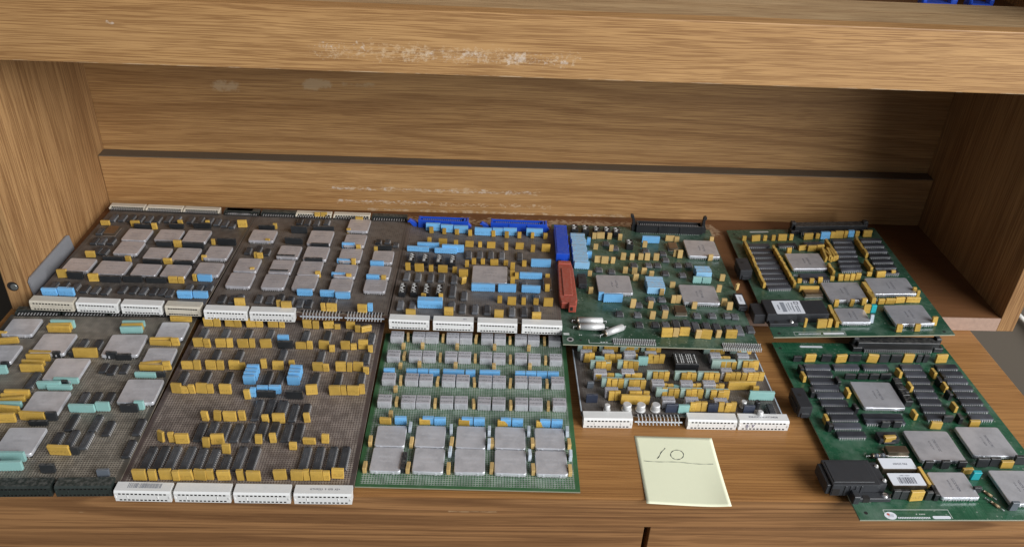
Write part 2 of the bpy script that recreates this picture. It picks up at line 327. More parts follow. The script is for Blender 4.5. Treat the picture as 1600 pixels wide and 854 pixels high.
def m_can(w, d, h, mat):
    def f():
        bm = bmesh.new()
        pts = rounded(w, d, 2.2); n = len(pts); z0 = h-3.4
        rings = []
        for z, ins in ((z0, 0), (h-.5, 0), (h-.15, .2), (h, .55)):
            k = [(x*(1-2*ins/w), y*(1-2*ins/d)) for x, y in pts]; rings.append([bm.verts.new((x, y, z)) for x, y in k])
        bm.faces.new(rings[0][::-1]); bm.faces.new(rings[-1])
        for a, b in zip(rings, rings[1:]):
            for i in range(n): bm.faces.new((a[i], a[(i+1) % n], b[(i+1) % n], b[i]))
        for f_ in bm.faces: f_.material_index = 0
        # fold tabs on the front and rear skirts
        for x in (-w*.27, w*.27):
            for s in (-1, 1): bx(bm, x-.9, x+.9, s*d/2-.35, s*d/2+.35, z0-.6, h-1.0, .15, 0)
        # black carrier and leads
        bx(bm, -w/2+1.1, w/2-1.1, -d/2+1.1, d/2-1.1, .5, z0+.1, 0, 1)
        k = int((w-3)/2.54)
        for i in range(k):
            x = (i-(k-1)/2)*2.54
            for s in (-1, 1): bx(bm, x-.3, x+.3, s*(d/2-1.0)-.25, s*(d/2-1.0)+.25, -.3, z0, 0, 2)
        me = new_mesh('metal_can', bm, [mat, MAT['black'], MAT['tin']])
        return me
    return cached(('can', w, d, h, mat.name), f)
def m_relay(w, d, h):
    def f():
        bm = bmesh.new(); bx(bm, -w/2, w/2, -d/2, d/2, 1.0, h, .6, 0, 2)
        for s in (-1, 1):
            for x in (-w*.3, w*.3): bx(bm, x-.5, x+.5, s*(d/2)-.2, s*(d/2)+.2, 2.2, h-2.2, .1, 0)
        k = max(3, int(w/2.54))
        for i in range(k):
            x = (i-(k-1)/2)*2.54
            for s in (-1, 1): bx(bm, x-.6, x+.6, s*(d/2-.8)-.4, s*(d/2-.8)+.4, -.3, 1.1, 0, 1)
        return new_mesh('relay', bm, [MAT['relay'], MAT['tin']])
    return cached(('relay', w, d, h), f)
def m_conn(w, mat, dirty=False):
    """right-angle edge connector: bevelled body, 2 x 12 sockets in the front face"""
    def f():
        bm = bmesh.new(); z0, z1, y0, y1 = -8.6, 3.4, -9.0, 2.6
        # body with a front face made of cells
        nx, rows = 12, ((-8.1, -5.7), (-.9, 1.6))
        px = (w-6.0)/nx; xs = [-w/2+3.0+i*px for i in range(nx+1)]
        body = [(y0+.9, z1-2.0), (y0+.9, z1), (y1, z1), (y1, z0), (y0, z0), (y0, z1-2.0)]
        def cell(xa, xb, za, zb, hole):
            v = [bm.verts.new((xa, y0, za)), bm.verts.new((xb, y0, za)), bm.verts.new((xb, y0, zb)), bm.verts.new((xa, y0, zb))]
            if not hole: bm.faces.new(v); return
            cx, cz = (xa+xb)/2, (za+zb)/2; hx, hz = 1.15, .8
            i0 = [bm.verts.new((cx+a*hx, y0, cz+b*hz)) for a, b in ((-1, -1), (1, -1), (1, 1), (-1, 1))]
            i1 = [bm.verts.new((cx+a*hx*.8, y0+2.2, cz+b*hz*.8)) for a, b in ((-1, -1), (1, -1), (1, 1), (-1, 1))]
            for i in range(4):
                j = (i+1) % 4; bm.faces.new((v[i], v[j], i0[j], i0[i])); q = bm.faces.new((i0[i], i0[j], i1[j], i1[i])); q.material_index = 1
            q = bm.faces.new(i1); q.material_index = 1
        zz = [z0, rows[0][0], rows[0][1], rows[1][0], rows[1][1]]
        for k in range(4):
            h_ = k in (1, 3)
            cell(-w/2, xs[0], zz[k], zz[k+1], False); cell(xs[-1], w/2, zz[k], zz[k+1], False)
            if h_:
                for i in range(nx): cell(xs[i], xs[i+1], zz[k], zz[k+1], True)
            else: cell(xs[0], xs[-1], zz[k], zz[k+1], False)
        # remaining shell: chamfered top front, top, back, bottom, ends
        prof = [(y0, zz[-1]), (y0+1.4, z1), (y1, z1), (y1, .1), (-.1, .1), (-.1, z0), (y0, z0)]
        a = [bm.verts.new((-w/2, y, z)) for y, z in prof]; b = [bm.verts.new((w/2, y, z)) for y, z in prof]
        for i in range(len(prof)-1): bm.faces.new((a[i], b[i], b[i+1], a[i+1]))
        bm.faces.new(a[::-1]); bm.faces.new(b)
        # side ears and a middle rib pair on the face
        for s in (-1, 1):
            x0, x1 = sorted((s*w/2, s*(w/2-1.6))); bx(bm, x0, x1, y0-.5, y0+.3, -4.4, -1.7, .15, 0)
        for x in (-w*.27, w*.27): bx(bm, x-.35, x+.35, y0-.4, y0+.2, -4.6, -1.6, .1, 0)
        bmesh.ops.recalc_face_normals(bm, faces=bm.faces)
        return new_mesh('edge_connector', bm, [mat, MAT['dark']])
    return cached(('conn', w, mat.name), f)
def m_rear(w, mat, pinrow=True):
    """connector on the rear edge seen from its solder side: bar, comb of slots and a row of pins"""
    def f():
        bm = bmesh.new(); n = 13; p = (w-4)/n
        bx(bm, -w/2, w/2, 1.0, 9.5, -6, 5.2, .5, 0); bx(bm, -w/2, w/2, -3.2, 1.0, .1, 1.6, 0, 1)
        bx(bm, -w/2, -w/2+1.6, -2.6, 1.2, 0, 4.2, .2, 0); bx(bm, w/2-1.6, w/2, -2.6, 1.2, 0, 4.2, .2, 0)
        for i in range(n):
            x = -w/2+2+(i+.5)*p
            bx(bm, x-p*.3, x+p*.3, .55, 1.05, 1.5, 4.2, 0, 1); bx(bm, x-.45, x+.45, -3.4, .9, 1.5, 2.4, 0, 2)
        return new_mesh('edge_connector', bm, [mat, MAT['dark'], MAT['tin']])
    return cached(('rear', w, mat.name), f)
def m_pinconn(w):
    def f():
        bm = bmesh.new(); n = 12; p = (w-4)/n
        bx(bm, -w/2, w/2, -6.4, -5.2, -3.2, -1.8, .2, 0); bx(bm, -w/2+1, w/2-1, -1.0, 1.8, .1, 1.0, .2, 2)
        for i in range(n):
            x = -w/2+2+(i+.5)*p
            bx(bm, x-.55, x+.55, -6.0, 1.2, .9, 1.7, .15, 1); bx(bm, x-.55, x+.55, -6.6, -5.6, -5, 1.4, .15, 1); bx(bm, x-.6, x+.6, -9.0, -5.8, -4.4, -3.4, .15, 1)
        return new_mesh('pin_strip', bm, [MAT['cap_w'], MAT['tin'], MAT['dark']])
    return cached(('pinc', w), f)
BOARDS = {
'F2': dict(o=[443.8, -1.3, 9.0], R=[0.99999, 0.00438, 0.0, -0.00438, 0.99999, 0.0, 0.0, 0.0, 1.0], W=210.0, H=258.1, items=[
 ('cap_y',0,[(12.2,242.6,10.5,4,11.5),(21.8,242.2,7.5,4,11.5),(36.1,242.7,11,4,11),(45.6,242.3,7,4,10.5),(60,242.8,10.5,4,11.5),(69.3,243.2,7.5,4,11.5),(84.7,243.3,11.5,4,11),(94.6,242.8,6,4,11),(123.6,243.4,10,4,11),(133.1,242.4,7,4,11),(148,243.6,11.5,4,9.5),(157.6,242.8,6.5,4,6.5),(172.4,244,10,4,10.5),(181.5,238.1,6,4,9),(12.4,204.3,10.5,4,11.5),(22.3,203.4,7,4,11.5),(36.6,204.7,11,4,11.5),(46.2,204.3,6.5,4,11.5),(60.9,204.8,11.5,4,12),(70.5,204.8,6,4,12),(85.7,205.2,12,4,11.5),(123.8,204.5,11.5,4,9),(133.4,204.9,6,4,11),(148.6,205.4,11,4,11),(158.3,200.6,6,4,9),(172.7,205.8,10,4,11),(181.4,205.3,6.5,4,8),(191.6,206.8,10.5,4,12),(200.5,200.9,5,4,9),(12.4,165.7,12,4,10),(22.8,164.8,7,4,12),(36.9,165.8,11,4,11.5),(46.7,165.7,7,4,12),(61,166.6,11,4,11.5),(69.5,167.1,6.5,4,9),(91.7,169.5,6,4,12),(106.5,167.7,11.5,4,11),(120.5,173,6,4,9),(149.1,167.4,11,4,11.5),(157.9,167,6,4,10.5),(173.3,167.5,11,4,12),(182.4,167.1,5.5,4,12),(191.4,168.4,10.5,4,12),(200.3,163.9,6,4,9),(13.5,127.1,10.5,4,12),(22,127.1,6.5,4,9),(29.1,127.3,6,4,11.5),(38.1,127.6,11,4,12),(47.1,127.9,6,4,11.5),(62.4,127.5,12,4,12),(86.5,120.1,6,4,12),(149.6,128.8,11.5,4,12),(173.4,129.1,11.5,4,12),(182.4,129.4,5.5,4,11.5),(191.8,129.7,12,4,12),(200.9,131.5,5.5,4,12),(53.9,87,6.5,4,12),(65.1,87.4,7,4,12),(77.6,87.2,12.5,4,12),(89.4,88.5,6.5,4,12),(112.6,86.1,6.5,4,10.5),(125.3,85.5,12,4,11.5),(152.7,87.8,6,4,12),(31.1,57.2,5.5,4,12),(41.5,55.3,12.5,4,11.5),(65,50.6,6.5,4,11),(74.4,55.5,12,4,11.5),(85.9,43.2,7.5,4,11.5),(112.4,56.9,6.5,4,10.5),(126,58.8,6,4,12),(146.5,49.8,7,4,9),(160.4,57.7,12,4,7.5),(175.1,59.1,7,4,10.5),(18.5,8.5,12,4,12),(30,8.3,7,4,12),(41.5,9.7,11,4,12),(50.9,8.4,6,4,12),(59.9,9.5,12,4,12),(71.8,9.8,11,4,12),(80.6,10.3,6,4,12),(92.9,10.2,11.5,4,12),(107.7,10,6,4,12),(119.4,9.8,12.5,4,12),(143,11.8,11.5,4,12),(157.9,11.1,11,4,12),(166.8,11.3,5.5,4,12),(175.8,11.5,11,4,12),(184.6,11.7,6,4,11),(194,14.5,11,4,12)]),
 ('cap_y',0.35,[(190.7,239.1,12,4,8)]),
 ('cap_b',0,[(82.8,143.2,12,3.5,11.5),(82.9,149,13,3.5,11.5),(82.9,154.2,12.5,3.5,11.5),(82.8,160.1,12.5,3.5,11.5),(128.2,143.5,12.5,3.5,11.5),(128,150,12.5,3.5,11.5),(128,155.2,12.5,3.5,11.5),(127.8,160.7,12.5,3.5,11.5),(91.6,123.7,5.5,3.5,11.5),(99.9,128.8,11,3.5,10.5),(112.3,129.2,12,3.5,10.5),(102.8,213.3,12,3.5,11.5)]),
 ('sip_k',0,[(105.1,123.2,18.5,3,8.5),(106.8,204.7,16,3,10.5),(133.7,121.5,17,3,11)]),
 ('dip',0,[(11.4,224.7,6.5,20,4),(35.4,224.3,6.5,20,4),(60.9,224.5,6.5,20,4),(84.8,224.9,6.5,20,4),(125.1,223.8,6.5,20,4),(149,224.7,6.5,20,4),(173.2,224.3,6.5,20,4),(198.4,222.5,6.5,20,4),(11.9,186.2,6.5,20,4),(35.8,186,6.5,20,4),(60.4,186.2,6.5,20,4),(106.6,186.6,6.5,24,4),(148.2,188.1,6.5,20,4),(172.4,187.7,6.5,20,4),(197.4,187.3,6.5,20,4),(12.7,147,6.5,22,4),(36.2,147.8,6.5,22,4),(59.2,147.4,6.5,22,4),(99.8,148.7,6.5,24,4),(112.6,147.9,6.5,24,4),(149,149.1,6.5,22,4),(172.9,149.9,6.5,22,4),(196.8,150.7,6.5,22,4),(100.8,100.7,6.5,31,4),(112.4,103.2,6.5,28,4),(137.1,97.5,6.5,24,4),(148.7,100,6.5,22,4),(124.6,100.2,9,26,6),(53.9,68.3,7,24,4),(64.4,69.7,7,24,4),(76.5,69,7,24,4),(88.4,68.2,7,24,4),(99.8,68.5,7,24,4),(112.2,71,7,24,4),(123.6,71.3,7,24,4),(136.2,69.4,7,24,4),(147.7,69.7,7,24,4),(17.4,32.4,7,31,4),(28.7,33.7,7,31,4),(39.5,34,7,31,4),(52.9,33.3,7,31,4),(64.4,31.5,7,31,4),(76,31.8,7,31,4),(88.6,26.6,7,22,4),(100.2,34.4,7,31,4),(112.6,34.7,7,31,4),(160.3,35.8,7,31,4),(172.8,36.1,7,31,4),(184.7,36.4,7,31,4),(196.5,36.7,7,31,4)]),
 ('cap_y',-0.5,[(20.6,57.5,7,4,12)]),
 ('conn_w',0,[(25.9,0,50,0,0),(77.9,0,50,0,0),(130.4,0,50.5,0,0),(184.1,0,52,0,0)]),
]),
'G': dict(o=[653.4, 7.1, 4.0], R=[0.99986, 0.01655, 0.0, -0.01655, 0.99986, 0.0, 0.0, 0.0, 1.0], W=207.3, H=234.8, items=[
 ('relay',0,[(14.9,220.9,14.5,12.5,9),(39.3,221.4,14,12.5,9),(54.3,221.6,15,12.5,9),(78,221.6,14.5,12.5,9),(92.9,221.9,14,12.5,9),(116.9,222.4,13.5,12.5,9),(131.7,222.4,13,12.5,9),(155.4,222.4,13.5,12.5,9),(170,222.2,13.5,12.5,9),(193.9,222.6,13.5,12.5,9),(14.8,186,14,12.5,9),(38.7,186.4,14,12.5,9),(53.9,186.7,14.5,12.5,9),(77.9,186.7,13.5,12.5,9),(92.7,187,14,12.5,9),(116.3,187.4,13.5,12.5,9),(131.1,187,13.5,12.5,9),(154.9,187.7,13.5,12.5,9),(169.9,187.3,13.5,12.5,9),(193.5,187.7,13.5,12.5,9),(14.3,146.9,14,12.5,9),(38.5,146.9,14,12.5,9),(53.6,146.5,14,12.5,9),(77.5,147,14,12.5,9),(92.6,147.2,14,12.5,9),(116.3,147.3,14,12.5,9),(131.2,147.5,14,12.5,9),(154.6,147.9,13.5,12.5,9),(169.4,147.5,14,12.5,9),(193.6,148.2,14,12.5,9),(14.1,111.5,14,12.5,9),(38.4,111.6,14.5,12.5,9),(53.6,111.8,14.5,12.5,9),(77.4,112.3,13.5,12.5,9),(92.4,112.5,13.5,12.5,9),(115.9,112.5,13.5,12.5,9),(131,112.5,13.5,12.5,9),(154.3,112.9,13.5,12.5,9),(169.2,113.2,14,12.5,9),(193.5,113.6,14,12.5,9)]),
 ('cap_t',0,[(26.7,223.2,3,10,7),(66.8,222.8,3,10,7),(104.7,223.3,3,10,7),(143.1,222.3,3,10,7),(183,223.1,3,10,7),(26.4,188.3,3,10,7),(65.8,187.9,3,10,7),(104.6,187.9,3,10,7),(143.3,187.9,3,10,7),(182.6,188.2,3,10,7),(26.6,147.1,3,10,7),(65.8,147.2,3,10,7),(104.5,147.2,3,10,7),(143.1,147.4,3,10,7),(182.3,148.1,3,10,7),(26.2,112.8,3,10,7),(65.6,111.9,3,10,7),(105,112.5,3,10,7),(143.2,112.2,3,10,7),(182.2,112.8,3,10,7),(23.2,206.3,4,5,7),(44.2,208.3,4,5,7),(83.4,208.6,4,5,7),(125.7,209,4,5,7),(164.4,209.4,4,5,7),(23.3,171.6,4,5,7),(43.9,174.8,4,5,7),(83.3,174.4,4,5,7),(125.3,174.6,4,5,7),(164.7,175.9,4,5,7),(22.8,132.5,4,5,7),(22.2,94.2,4,5,7),(7.2,54.7,3.5,10,7),(47,54.7,3.5,10,7),(85.7,56.1,3.5,10,7),(124.7,56.1,3.5,10,7),(164.5,57.6,3.5,10,7),(200.2,58,3.5,10,7),(6.9,20.7,3.5,10,7),(46.8,21.2,3.5,10,7),(84.8,22,3.5,10,7),(124.8,23.4,3.5,10,7),(164,23.4,3.5,10,7),(198.8,23.7,3.5,10,7)]),
 ('cap_b',0,[(12.9,159.3,11.5,3.5,9),(36.9,159.6,11,3.5,9),(49.1,159.8,11.5,3.5,9),(61.2,159.9,11,3.5,9),(82.1,160.4,22.5,3.5,9),(100.1,160.4,10.5,3.5,9),(121,160.9,22,3.5,9),(153.8,161.1,11,3.5,9),(165.6,161.3,11,3.5,9),(177.3,161.4,11,3.5,9),(189.6,161.6,12,3.5,9),(33.3,83.6,11.5,3.5,10),(72.5,84.2,11.5,3.5,9.5),(111.6,84.8,11,3.5,10),(150,85.4,11,3.5,9.5),(189.6,85.1,11,3.5,10),(60.6,85.1,11,3.5,9.5),(99.8,85.3,11.5,3.5,9.5),(138.3,85.9,10.5,3.5,9.5),(177.7,85.6,10.5,3.5,9.5)]),
 ('cap_y',0,[(18.1,83.6,11.5,4,8),(57.3,84.4,11,4,7.5),(96.5,84.5,11,4,7.5),(135.1,85.1,10.5,4,7.5),(174.5,85.3,11.5,4,8)]),
 ('can',0,[(26.1,61.8,28,26,5),(25.9,30.4,28,27.5,5),(64.5,62.6,28,26,5),(65.4,30.8,27.5,28,5),(104.1,63,27.5,27,5),(104.3,31.4,27.5,27.5,5),(142.4,63.5,28.5,27,5),(142.6,31.3,28.5,28,5),(181.5,64.1,28,26,5),(181.5,31.5,28.5,28,5)]),
 ('cap_w',0,[(43.5,75.1,3,9,8),(84.3,73.6,3,9,8),(121.9,72,3,9,8),(161.1,73.5,3,9,8),(199.6,74.9,3,9,8),(85,42.5,3,9,8),(121.8,54.6,3,9,8),(160.9,41,3,9,8),(200.3,42.4,3,9,8)]),
 ('cap_k',0,[(42,27.9,4,22,7)]),
]),
'H': dict(o=[1110.9, -27.2, 6.0], R=[0.9999, -0.01405, 0.0, 0.01405, 0.9999, 0.0, 0.0, 0.0, 1.0], W=206.1, H=263.5, items=[
 ('can',0,[(84.1,165.6,43.5,41.5,5.5),(110.1,89.4,45,41.5,5.5),(167.2,95.9,45,40,5.5),(103.4,37.5,36,31.5,5.5),(167.3,35,39.5,41.5,5.5)]),
 ('dipm',1,[(36.2,215.1,8.5,29,4),(34.3,203.4,8.5,29,4),(33.7,191,8.5,29,4),(33.1,179.6,8.5,29,4),(33,167.3,8.5,29,4),(33,155.3,8.5,29,4),(34.2,143.5,8.5,29,4),(35,132.1,8.5,29,4),(33.3,119.8,8.5,29,4),(32.8,106.9,8.5,29,4),(69.5,215.7,8.5,29,4),(103.5,216.2,8.5,29,4),(145.3,216.4,8.5,26,4),(186.8,217.1,8.5,26,4),(144,204.3,8.5,26,4),(186.5,205,8.5,26,4),(142.8,192.6,8.5,26,4),(186.2,193.2,8.5,26,4),(141.3,180.6,8.5,26,4),(185.6,181.1,8.5,26,4),(139.8,168.6,8.5,26,4),(185,169.2,8.5,26,4),(138.6,157.6,8.5,26,4),(184.7,158.1,8.5,26,4),(136.9,145.7,8.5,26,4),(183.8,146.2,8.5,26,4),(135.1,133.7,8.5,26,4),(182.7,134.1,8.5,26,4),(76.9,133.7,8.5,42,4),(76.2,127.1,8.5,42,4)]),
 ('cap_y',0,[(32.5,227.9,12.5,4,10.5),(68.1,227.5,12.5,4,11.5),(104.3,228.1,12,4,12),(146.6,228.4,12.5,4,12),(186.2,228.7,13.5,4,11.5),(126.7,119.3,12,4,9),(169.4,122.5,10.5,4,9),(68.8,98.3,11.5,4,9),(13.4,195.1,3.5,10.5,8.5),(52.9,169.4,3.5,10,8.5),(13.7,127.3,3.5,9,8.5),(124.7,203.1,3.5,10.5,8.5),(126.6,179.8,3.5,10,8.5),(111.1,135.6,3.5,9,8.5),(164.5,203.2,3.5,10.5,8.5),(165.5,179.9,3.5,10,8.5),(160.3,147.8,3.5,9.5,8.5),(68.5,98.2,12,4,9.5),(61.4,23.2,13,4,12),(171.6,64.7,12.5,4,9),(128.3,57,10.5,4,7),(79.2,47.7,3.5,20.5,8.5)]),
 ('cap_k',0,[(14.4,207.3,4,9.5,8.5),(13.7,169.3,4,9,8.5),(13.2,116.6,4,8,8.5),(114.2,184.2,4,9.5,8.5),(117.2,170.7,4,9,8.5),(164.3,189.6,4,9.5,8.5),(163.7,166.8,4,9,8.5),(171.3,194.3,4,9.5,8.5),(157.1,130.2,4,8.5,8.5),(48.7,187.9,4,9.5,8.5),(50.9,143.8,4,8.5,8.5),(114.5,186.3,8,9.5,8.5),(114,176.4,8,9.5,8.5),(113.6,166.6,8,9.5,8.5),(113.1,156.8,8,9.5,8.5),(81,28,4,13,8.5)]),
 ('sip_k',0,[(51.1,228.5,11,3,10),(84.4,229,14,3,10),(118.2,228.3,11.5,3,11),(132.2,228.6,12.5,3,11),(159.5,229,6,3,11),(167.5,229.2,6,3,11),(17.6,227.9,9,3,8),(67,197.5,12,3,7.5),(81.3,197.8,11.5,3,7.5),(94.1,197.9,10.5,3,8),(107.3,198.1,12,3,8),(73.7,120.7,8.5,3,8.5),(86.6,120.8,8.5,3,8.5),(144.4,129.5,10.5,3,8.5),(43,25.2,7,3,11),(50.5,24.8,8,3,11),(73.1,24,6,3,11),(91.3,62.8,8.5,3,11),(108.8,63.6,8.5,3,10),(125.5,63.7,8,3,10),(147.5,65.8,12,3,11),(159.9,66.8,10,3,11),(188,69.7,12,3,11),(124.5,32.4,7.5,3,8)]),
 ('blk',0,[(-5.6,150.4,13.5,31,14),(68.5,102.6,20.5,11.5,6)]),
 ('din',0,[(143.5,-10,101.5,0,0)]),
 ('osc',0,[(69.7,83.7,21.5,9.5,6)]),
 ('lab1',0,[(59.5,62.1,34.5,15,8)]),
 ('lab2',0,[(59.6,41.7,33.5,16.5,8)]),
 ('mod2',0,[(7.5,44.3,54.5,32,16)]),
 ('cap_c',0,[(132.1,49.9,8,3.5,11)]),
 ('cap_g',0,[(148.2,11.6,7.5,4,11)]),
 ('cylb',0,[(45.5,77.2,7,5,5),(51.6,77.6,7,5,5)]),
 ('res',-1.0,[(134.7,30.2,9,2.5,2.5),(134.7,16.9,9,2.5,2.5)]),
]),
'C': dict(o=[659.8, 238.6, 28.0], R=[0.99964, 0.02666, 0.0, -0.02666, 0.99964, 0.0, 0.0, 0.0, 1.0], W=199.0, H=222.5, items=[
 ('can',0,[(114.2,90.8,41.5,36.5,6)]),
 ('cap_b',0,[(35.3,203.3,19,3.5,11.5),(54.2,200.5,16.5,3.5,11.5),(72.9,199.9,19,3.5,11.5),(102.6,195.8,22.5,3.5,11.5),(121.9,197.4,13.5,3.5,11.5),(138.4,198.7,18,3.5,11.5),(171.3,199.2,22,3.5,11.5),(20.6,147.7,28,3.5,7.5),(32.9,156.6,28,3.5,8.5),(56.5,145.7,29,3.5,7.5),(65.4,149.1,28,3.5,11),(107.1,61.6,28,3.5,10.5),(135.7,61.5,21.5,3.5,11),(164.4,62.1,22.5,3.5,10),(164.7,92.5,27.5,3.5,9),(177.9,121.2,25,3.5,11.5),(46.8,24.8,28.5,9,11)]),
 ('cap_a',0,[(33.7,197,5.5,3.5,9),(50.8,195.8,5,3.5,8.5),(67.9,195.5,5.5,3.5,8),(85.5,193.5,5,3.5,9),(116.8,193.8,5,3.5,9),(134.4,192.2,5.5,3.5,9.5),(151,192.2,5,3.5,9),(168.4,193.6,4.5,3.5,8.5),(185.7,192.8,5.5,3.5,8.5),(33.1,169.5,5,3.5,9),(50.8,168,11,3.5,8.5),(68,166.5,5.5,3.5,8),(85.3,164.6,11,3.5,8.5),(99.5,164.8,5,3.5,8),(113.9,163.5,11,3.5,9),(134,160,5,3.5,11),(151,163.5,10.5,3.5,9.5),(168.2,158,5.5,3.5,10.5),(185.4,159.9,11,3.5,11),(12.8,102.4,6,3.5,10.5),(27.1,100.1,11,3.5,11),(41.4,100.8,5.5,3.5,9),(55.9,100.3,11.5,3.5,10),(70.3,100.3,5.5,3.5,8),(82,92.1,11,3.5,10.5),(84.9,114.2,5,3.5,9.5),(93.4,121.5,5.5,3.5,8.5),(104.9,122.4,5,3.5,8),(119.3,121.1,10,3.5,8.5),(133.6,122.2,5.5,3.5,7),(142.1,112.7,5.5,3.5,10.5),(142.2,96.3,5.5,3.5,9),(142.3,80.3,5.5,3.5,10),(147.6,91.3,4.5,3.5,9),(156.9,121.2,5.5,3.5,8.5),(184.8,121.4,5,3.5,6),(185.6,95.7,5.5,3.5,6),(184.3,65.8,5.5,3.5,10),(184.2,34.7,11,3.5,11),(127.4,38,5.5,3.5,9.5),(141.3,35.3,10,3.5,10.5),(155.4,36.2,5,3.5,9.5),(169.9,36.5,6,3.5,9)]),
 ('cap_y',0,[(26.4,4.9,11,4,9),(69.4,8.6,10.5,4,11),(126.7,7.6,10.5,4,11),(169.8,7.6,10.5,4,10.5),(37.7,38.4,5.5,4,9),(58.1,39.1,5,4,9)]),
 ('cap_y',0.5,[(82.5,76.4,6.5,4,10)]),
 ('dipg',0,[(86.1,139.5,6.5,17,4.5),(99.9,140.5,6.5,17,4.5),(114,141.6,6.5,17,4.5),(128.3,140.7,6.5,17,4.5),(151.3,140.4,6.5,17,4.5),(12.9,83.8,6.5,17,4.5),(26.8,83,6.5,17,4.5),(42.2,82.3,6.5,17,4.5),(55.5,83.2,6.5,17,4.5),(71,80.7,6.5,17,4.5),(70.8,54.7,6.5,24,4.5),(85,45.6,6.5,17,4.5),(12.6,21.2,6.5,17,4.5),(26.5,22.1,6.5,17,4.5),(71.9,23.4,6.5,17,4.5),(84.5,19.5,6.5,17,4.5),(99.1,18.8,6.5,17,4.5),(113.1,18.1,6.5,17,4.5),(141.7,16.8,6.5,17,4.5),(155.8,17.7,6.5,17,4.5),(169.9,21.8,6.5,17,4.5),(156.4,76.1,6.5,10,4.5),(156.1,48.7,6.5,10,4.5),(171.1,49.7,6.5,10,4.5)]),
 ('dsw',0,[(15.6,122.4,8,18,7),(32.3,121.7,8,18,7),(50.1,121.1,8,18,7),(67,120.5,8,18,7),(11.9,52,8,21,7),(25.6,52.9,8,21,7),(40.5,52.3,8,21,7),(55.5,51.6,8,21,7)]),
 ('osc',0,[(185.1,79.2,9,20.5,5)]),
 ('conn_w',0,[(25.9,0,46,0,0),(75.7,0,46.5,0,0),(125.6,0,46,0,0),(176.2,0,46.5,0,0)]),
 ('hdr_b',0,[(48.4,-4,73.5,0,0),(150.2,-4,82,0,0)]),
]),
'D': dict(o=[857.8, 198.5, 26.0], R=[0.99987, 0.01614, 0.0, -0.01614, 0.99987, 0.0, 0.0, 0.0, 1.0], W=220.5, H=272.3, items=[
 ('can',0,[(195.6,210.2,41,40.5,6),(69.1,116.6,40.5,38.5,6),(170.6,100.4,43,38,6)]),
 ('net',0,[(32,194.8,19,75.5,10),(119.1,117.5,21.5,26,10),(184.9,150.8,19.5,16.5,10)]),
 ('cap_b',0,[(131.1,229.9,23.5,3.5,10.5),(50.1,88.6,6.5,3.5,11.5),(64.2,85.5,23,3.5,11.5),(46.5,218.8,4.5,3.5,11.5),(44.5,185,6,3.5,10.5)]),
 ('cap_m',0,[(174.9,133.6,11,3,9.5),(186.9,133.4,11,3,9)]),
 ('cap_t',0,[(55.8,236.2,5.5,4,9.5),(64.6,236.8,10.5,4,9.5),(76.1,236.1,6,4,10),(90.3,234.6,5.5,4,10),(54.9,207.8,6,4,8.5),(75.1,204.4,5.5,4,9.5),(54.5,174.8,8,4,9.5),(63.4,173.2,9,4,10.5),(73.8,173.8,5.5,4,9.5),(88.3,183.5,6.5,4,10.5),(99.9,184.3,6,4,9.5),(111.5,185,6.5,4,9.5),(119.8,184.2,6.5,4,10.5),(131.8,184.9,7,4,10.5),(121.4,217.7,6,4,9.5),(158.3,236.8,12,4,8.5),(167.5,235,6.5,4,8.5),(158.6,196.1,5.5,4,10),(164.1,193.1,6.5,4,12),(203.3,189.4,6.5,4,9.5),(87,150.9,6,4,9.5),(98.8,149.5,6.5,4,10),(110.6,151.1,6.5,4,9),(119.1,145,6,4,9),(98,134.9,6.5,4,10),(41.5,141.1,5,4,8),(39.1,102.2,5.5,4,9.5),(125.9,104.4,5.5,4,9.5),(142,121.2,6.5,4,8.5),(137.1,87.7,5.5,4,11),(143,88,6,4,11),(160.3,76.9,6,4,9.5),(86.5,74.7,6.5,4,12),(107.6,74.8,6,4,10),(106.5,52.8,6.5,4,10.5),(121.4,55,6.5,4,11.5),(207.8,140.1,6.5,4,9.5),(197.9,114.4,6,4,10.5),(197.5,85.3,6.5,4,10.5),(202.8,76.9,7,4,10.5),(128.2,20.4,6.5,4,12),(153.3,18.7,6.5,4,12),(176.7,20.9,6,4,10.5),(214.8,236.1,5.5,4,9)]),
 ('cap_t',0.6,[(221.9,120.6,5.5,4,9)]),
 ('cap_y',0,[(118,19.2,12.5,4,12),(138.4,22.4,11.5,4,11),(162.4,18.1,11.5,4,12),(191.6,20.7,12.5,4,11.5)]),
 ('dipg',0,[(120.9,204.3,8,10,4),(142.7,198.7,8,10,4),(143.7,183,8,10,4),(119.2,168.2,8,10,4),(130.9,168.9,8,10,4),(100.5,167,8,10,4),(157.9,170.6,8,10,4),(159.4,147,8,10,4),(138.2,150,8,10,4),(172,171.4,8,10,4),(54.2,153.4,8,10,4),(69.8,150,8,10,4),(70.2,219.7,8,10,4),(81,208.6,8,10,4),(94,77.5,8,10,4),(110.9,89.8,8,10,4),(124,90.6,8,10,4),(124.5,73.5,8,10,4),(69.2,57.6,8,10,4),(90.1,56.9,8,10,4),(89.5,37.3,8,10,4),(108.3,38.3,8,10,4),(119.9,38.9,8,10,4),(160.2,58.9,8,10,4),(178.4,59.9,8,10,4),(196.7,60.8,8,10,4),(204.9,59.4,8,10,4),(132.2,38.8,8,18,4.5),(144.2,39.4,8,18,4.5),(154.1,35.8,8,18,4.5),(166.9,35.4,8,18,4.5),(178.5,34.2,8,18,4.5),(192,31.4,8,18,4.5),(203.5,32,8,18,4.5),(217,34.5,8,12,4.5)]),
 ('dsw',0,[(30,251.1,9,14,9),(44.7,250.6,9,14,9),(59.8,249.1,9,14,9),(73.9,248.6,9,14,9),(86.7,247,9,14,9),(100.4,215.5,9,14,9)]),
 ('osc',0,[(159,217.3,12,17,5),(142.4,68.5,13.5,16,5)]),
 ('blk',0,[(30.5,124.3,10.5,24,7)]),
 ('lab',0,[(218.8,90,9,30,6)]),
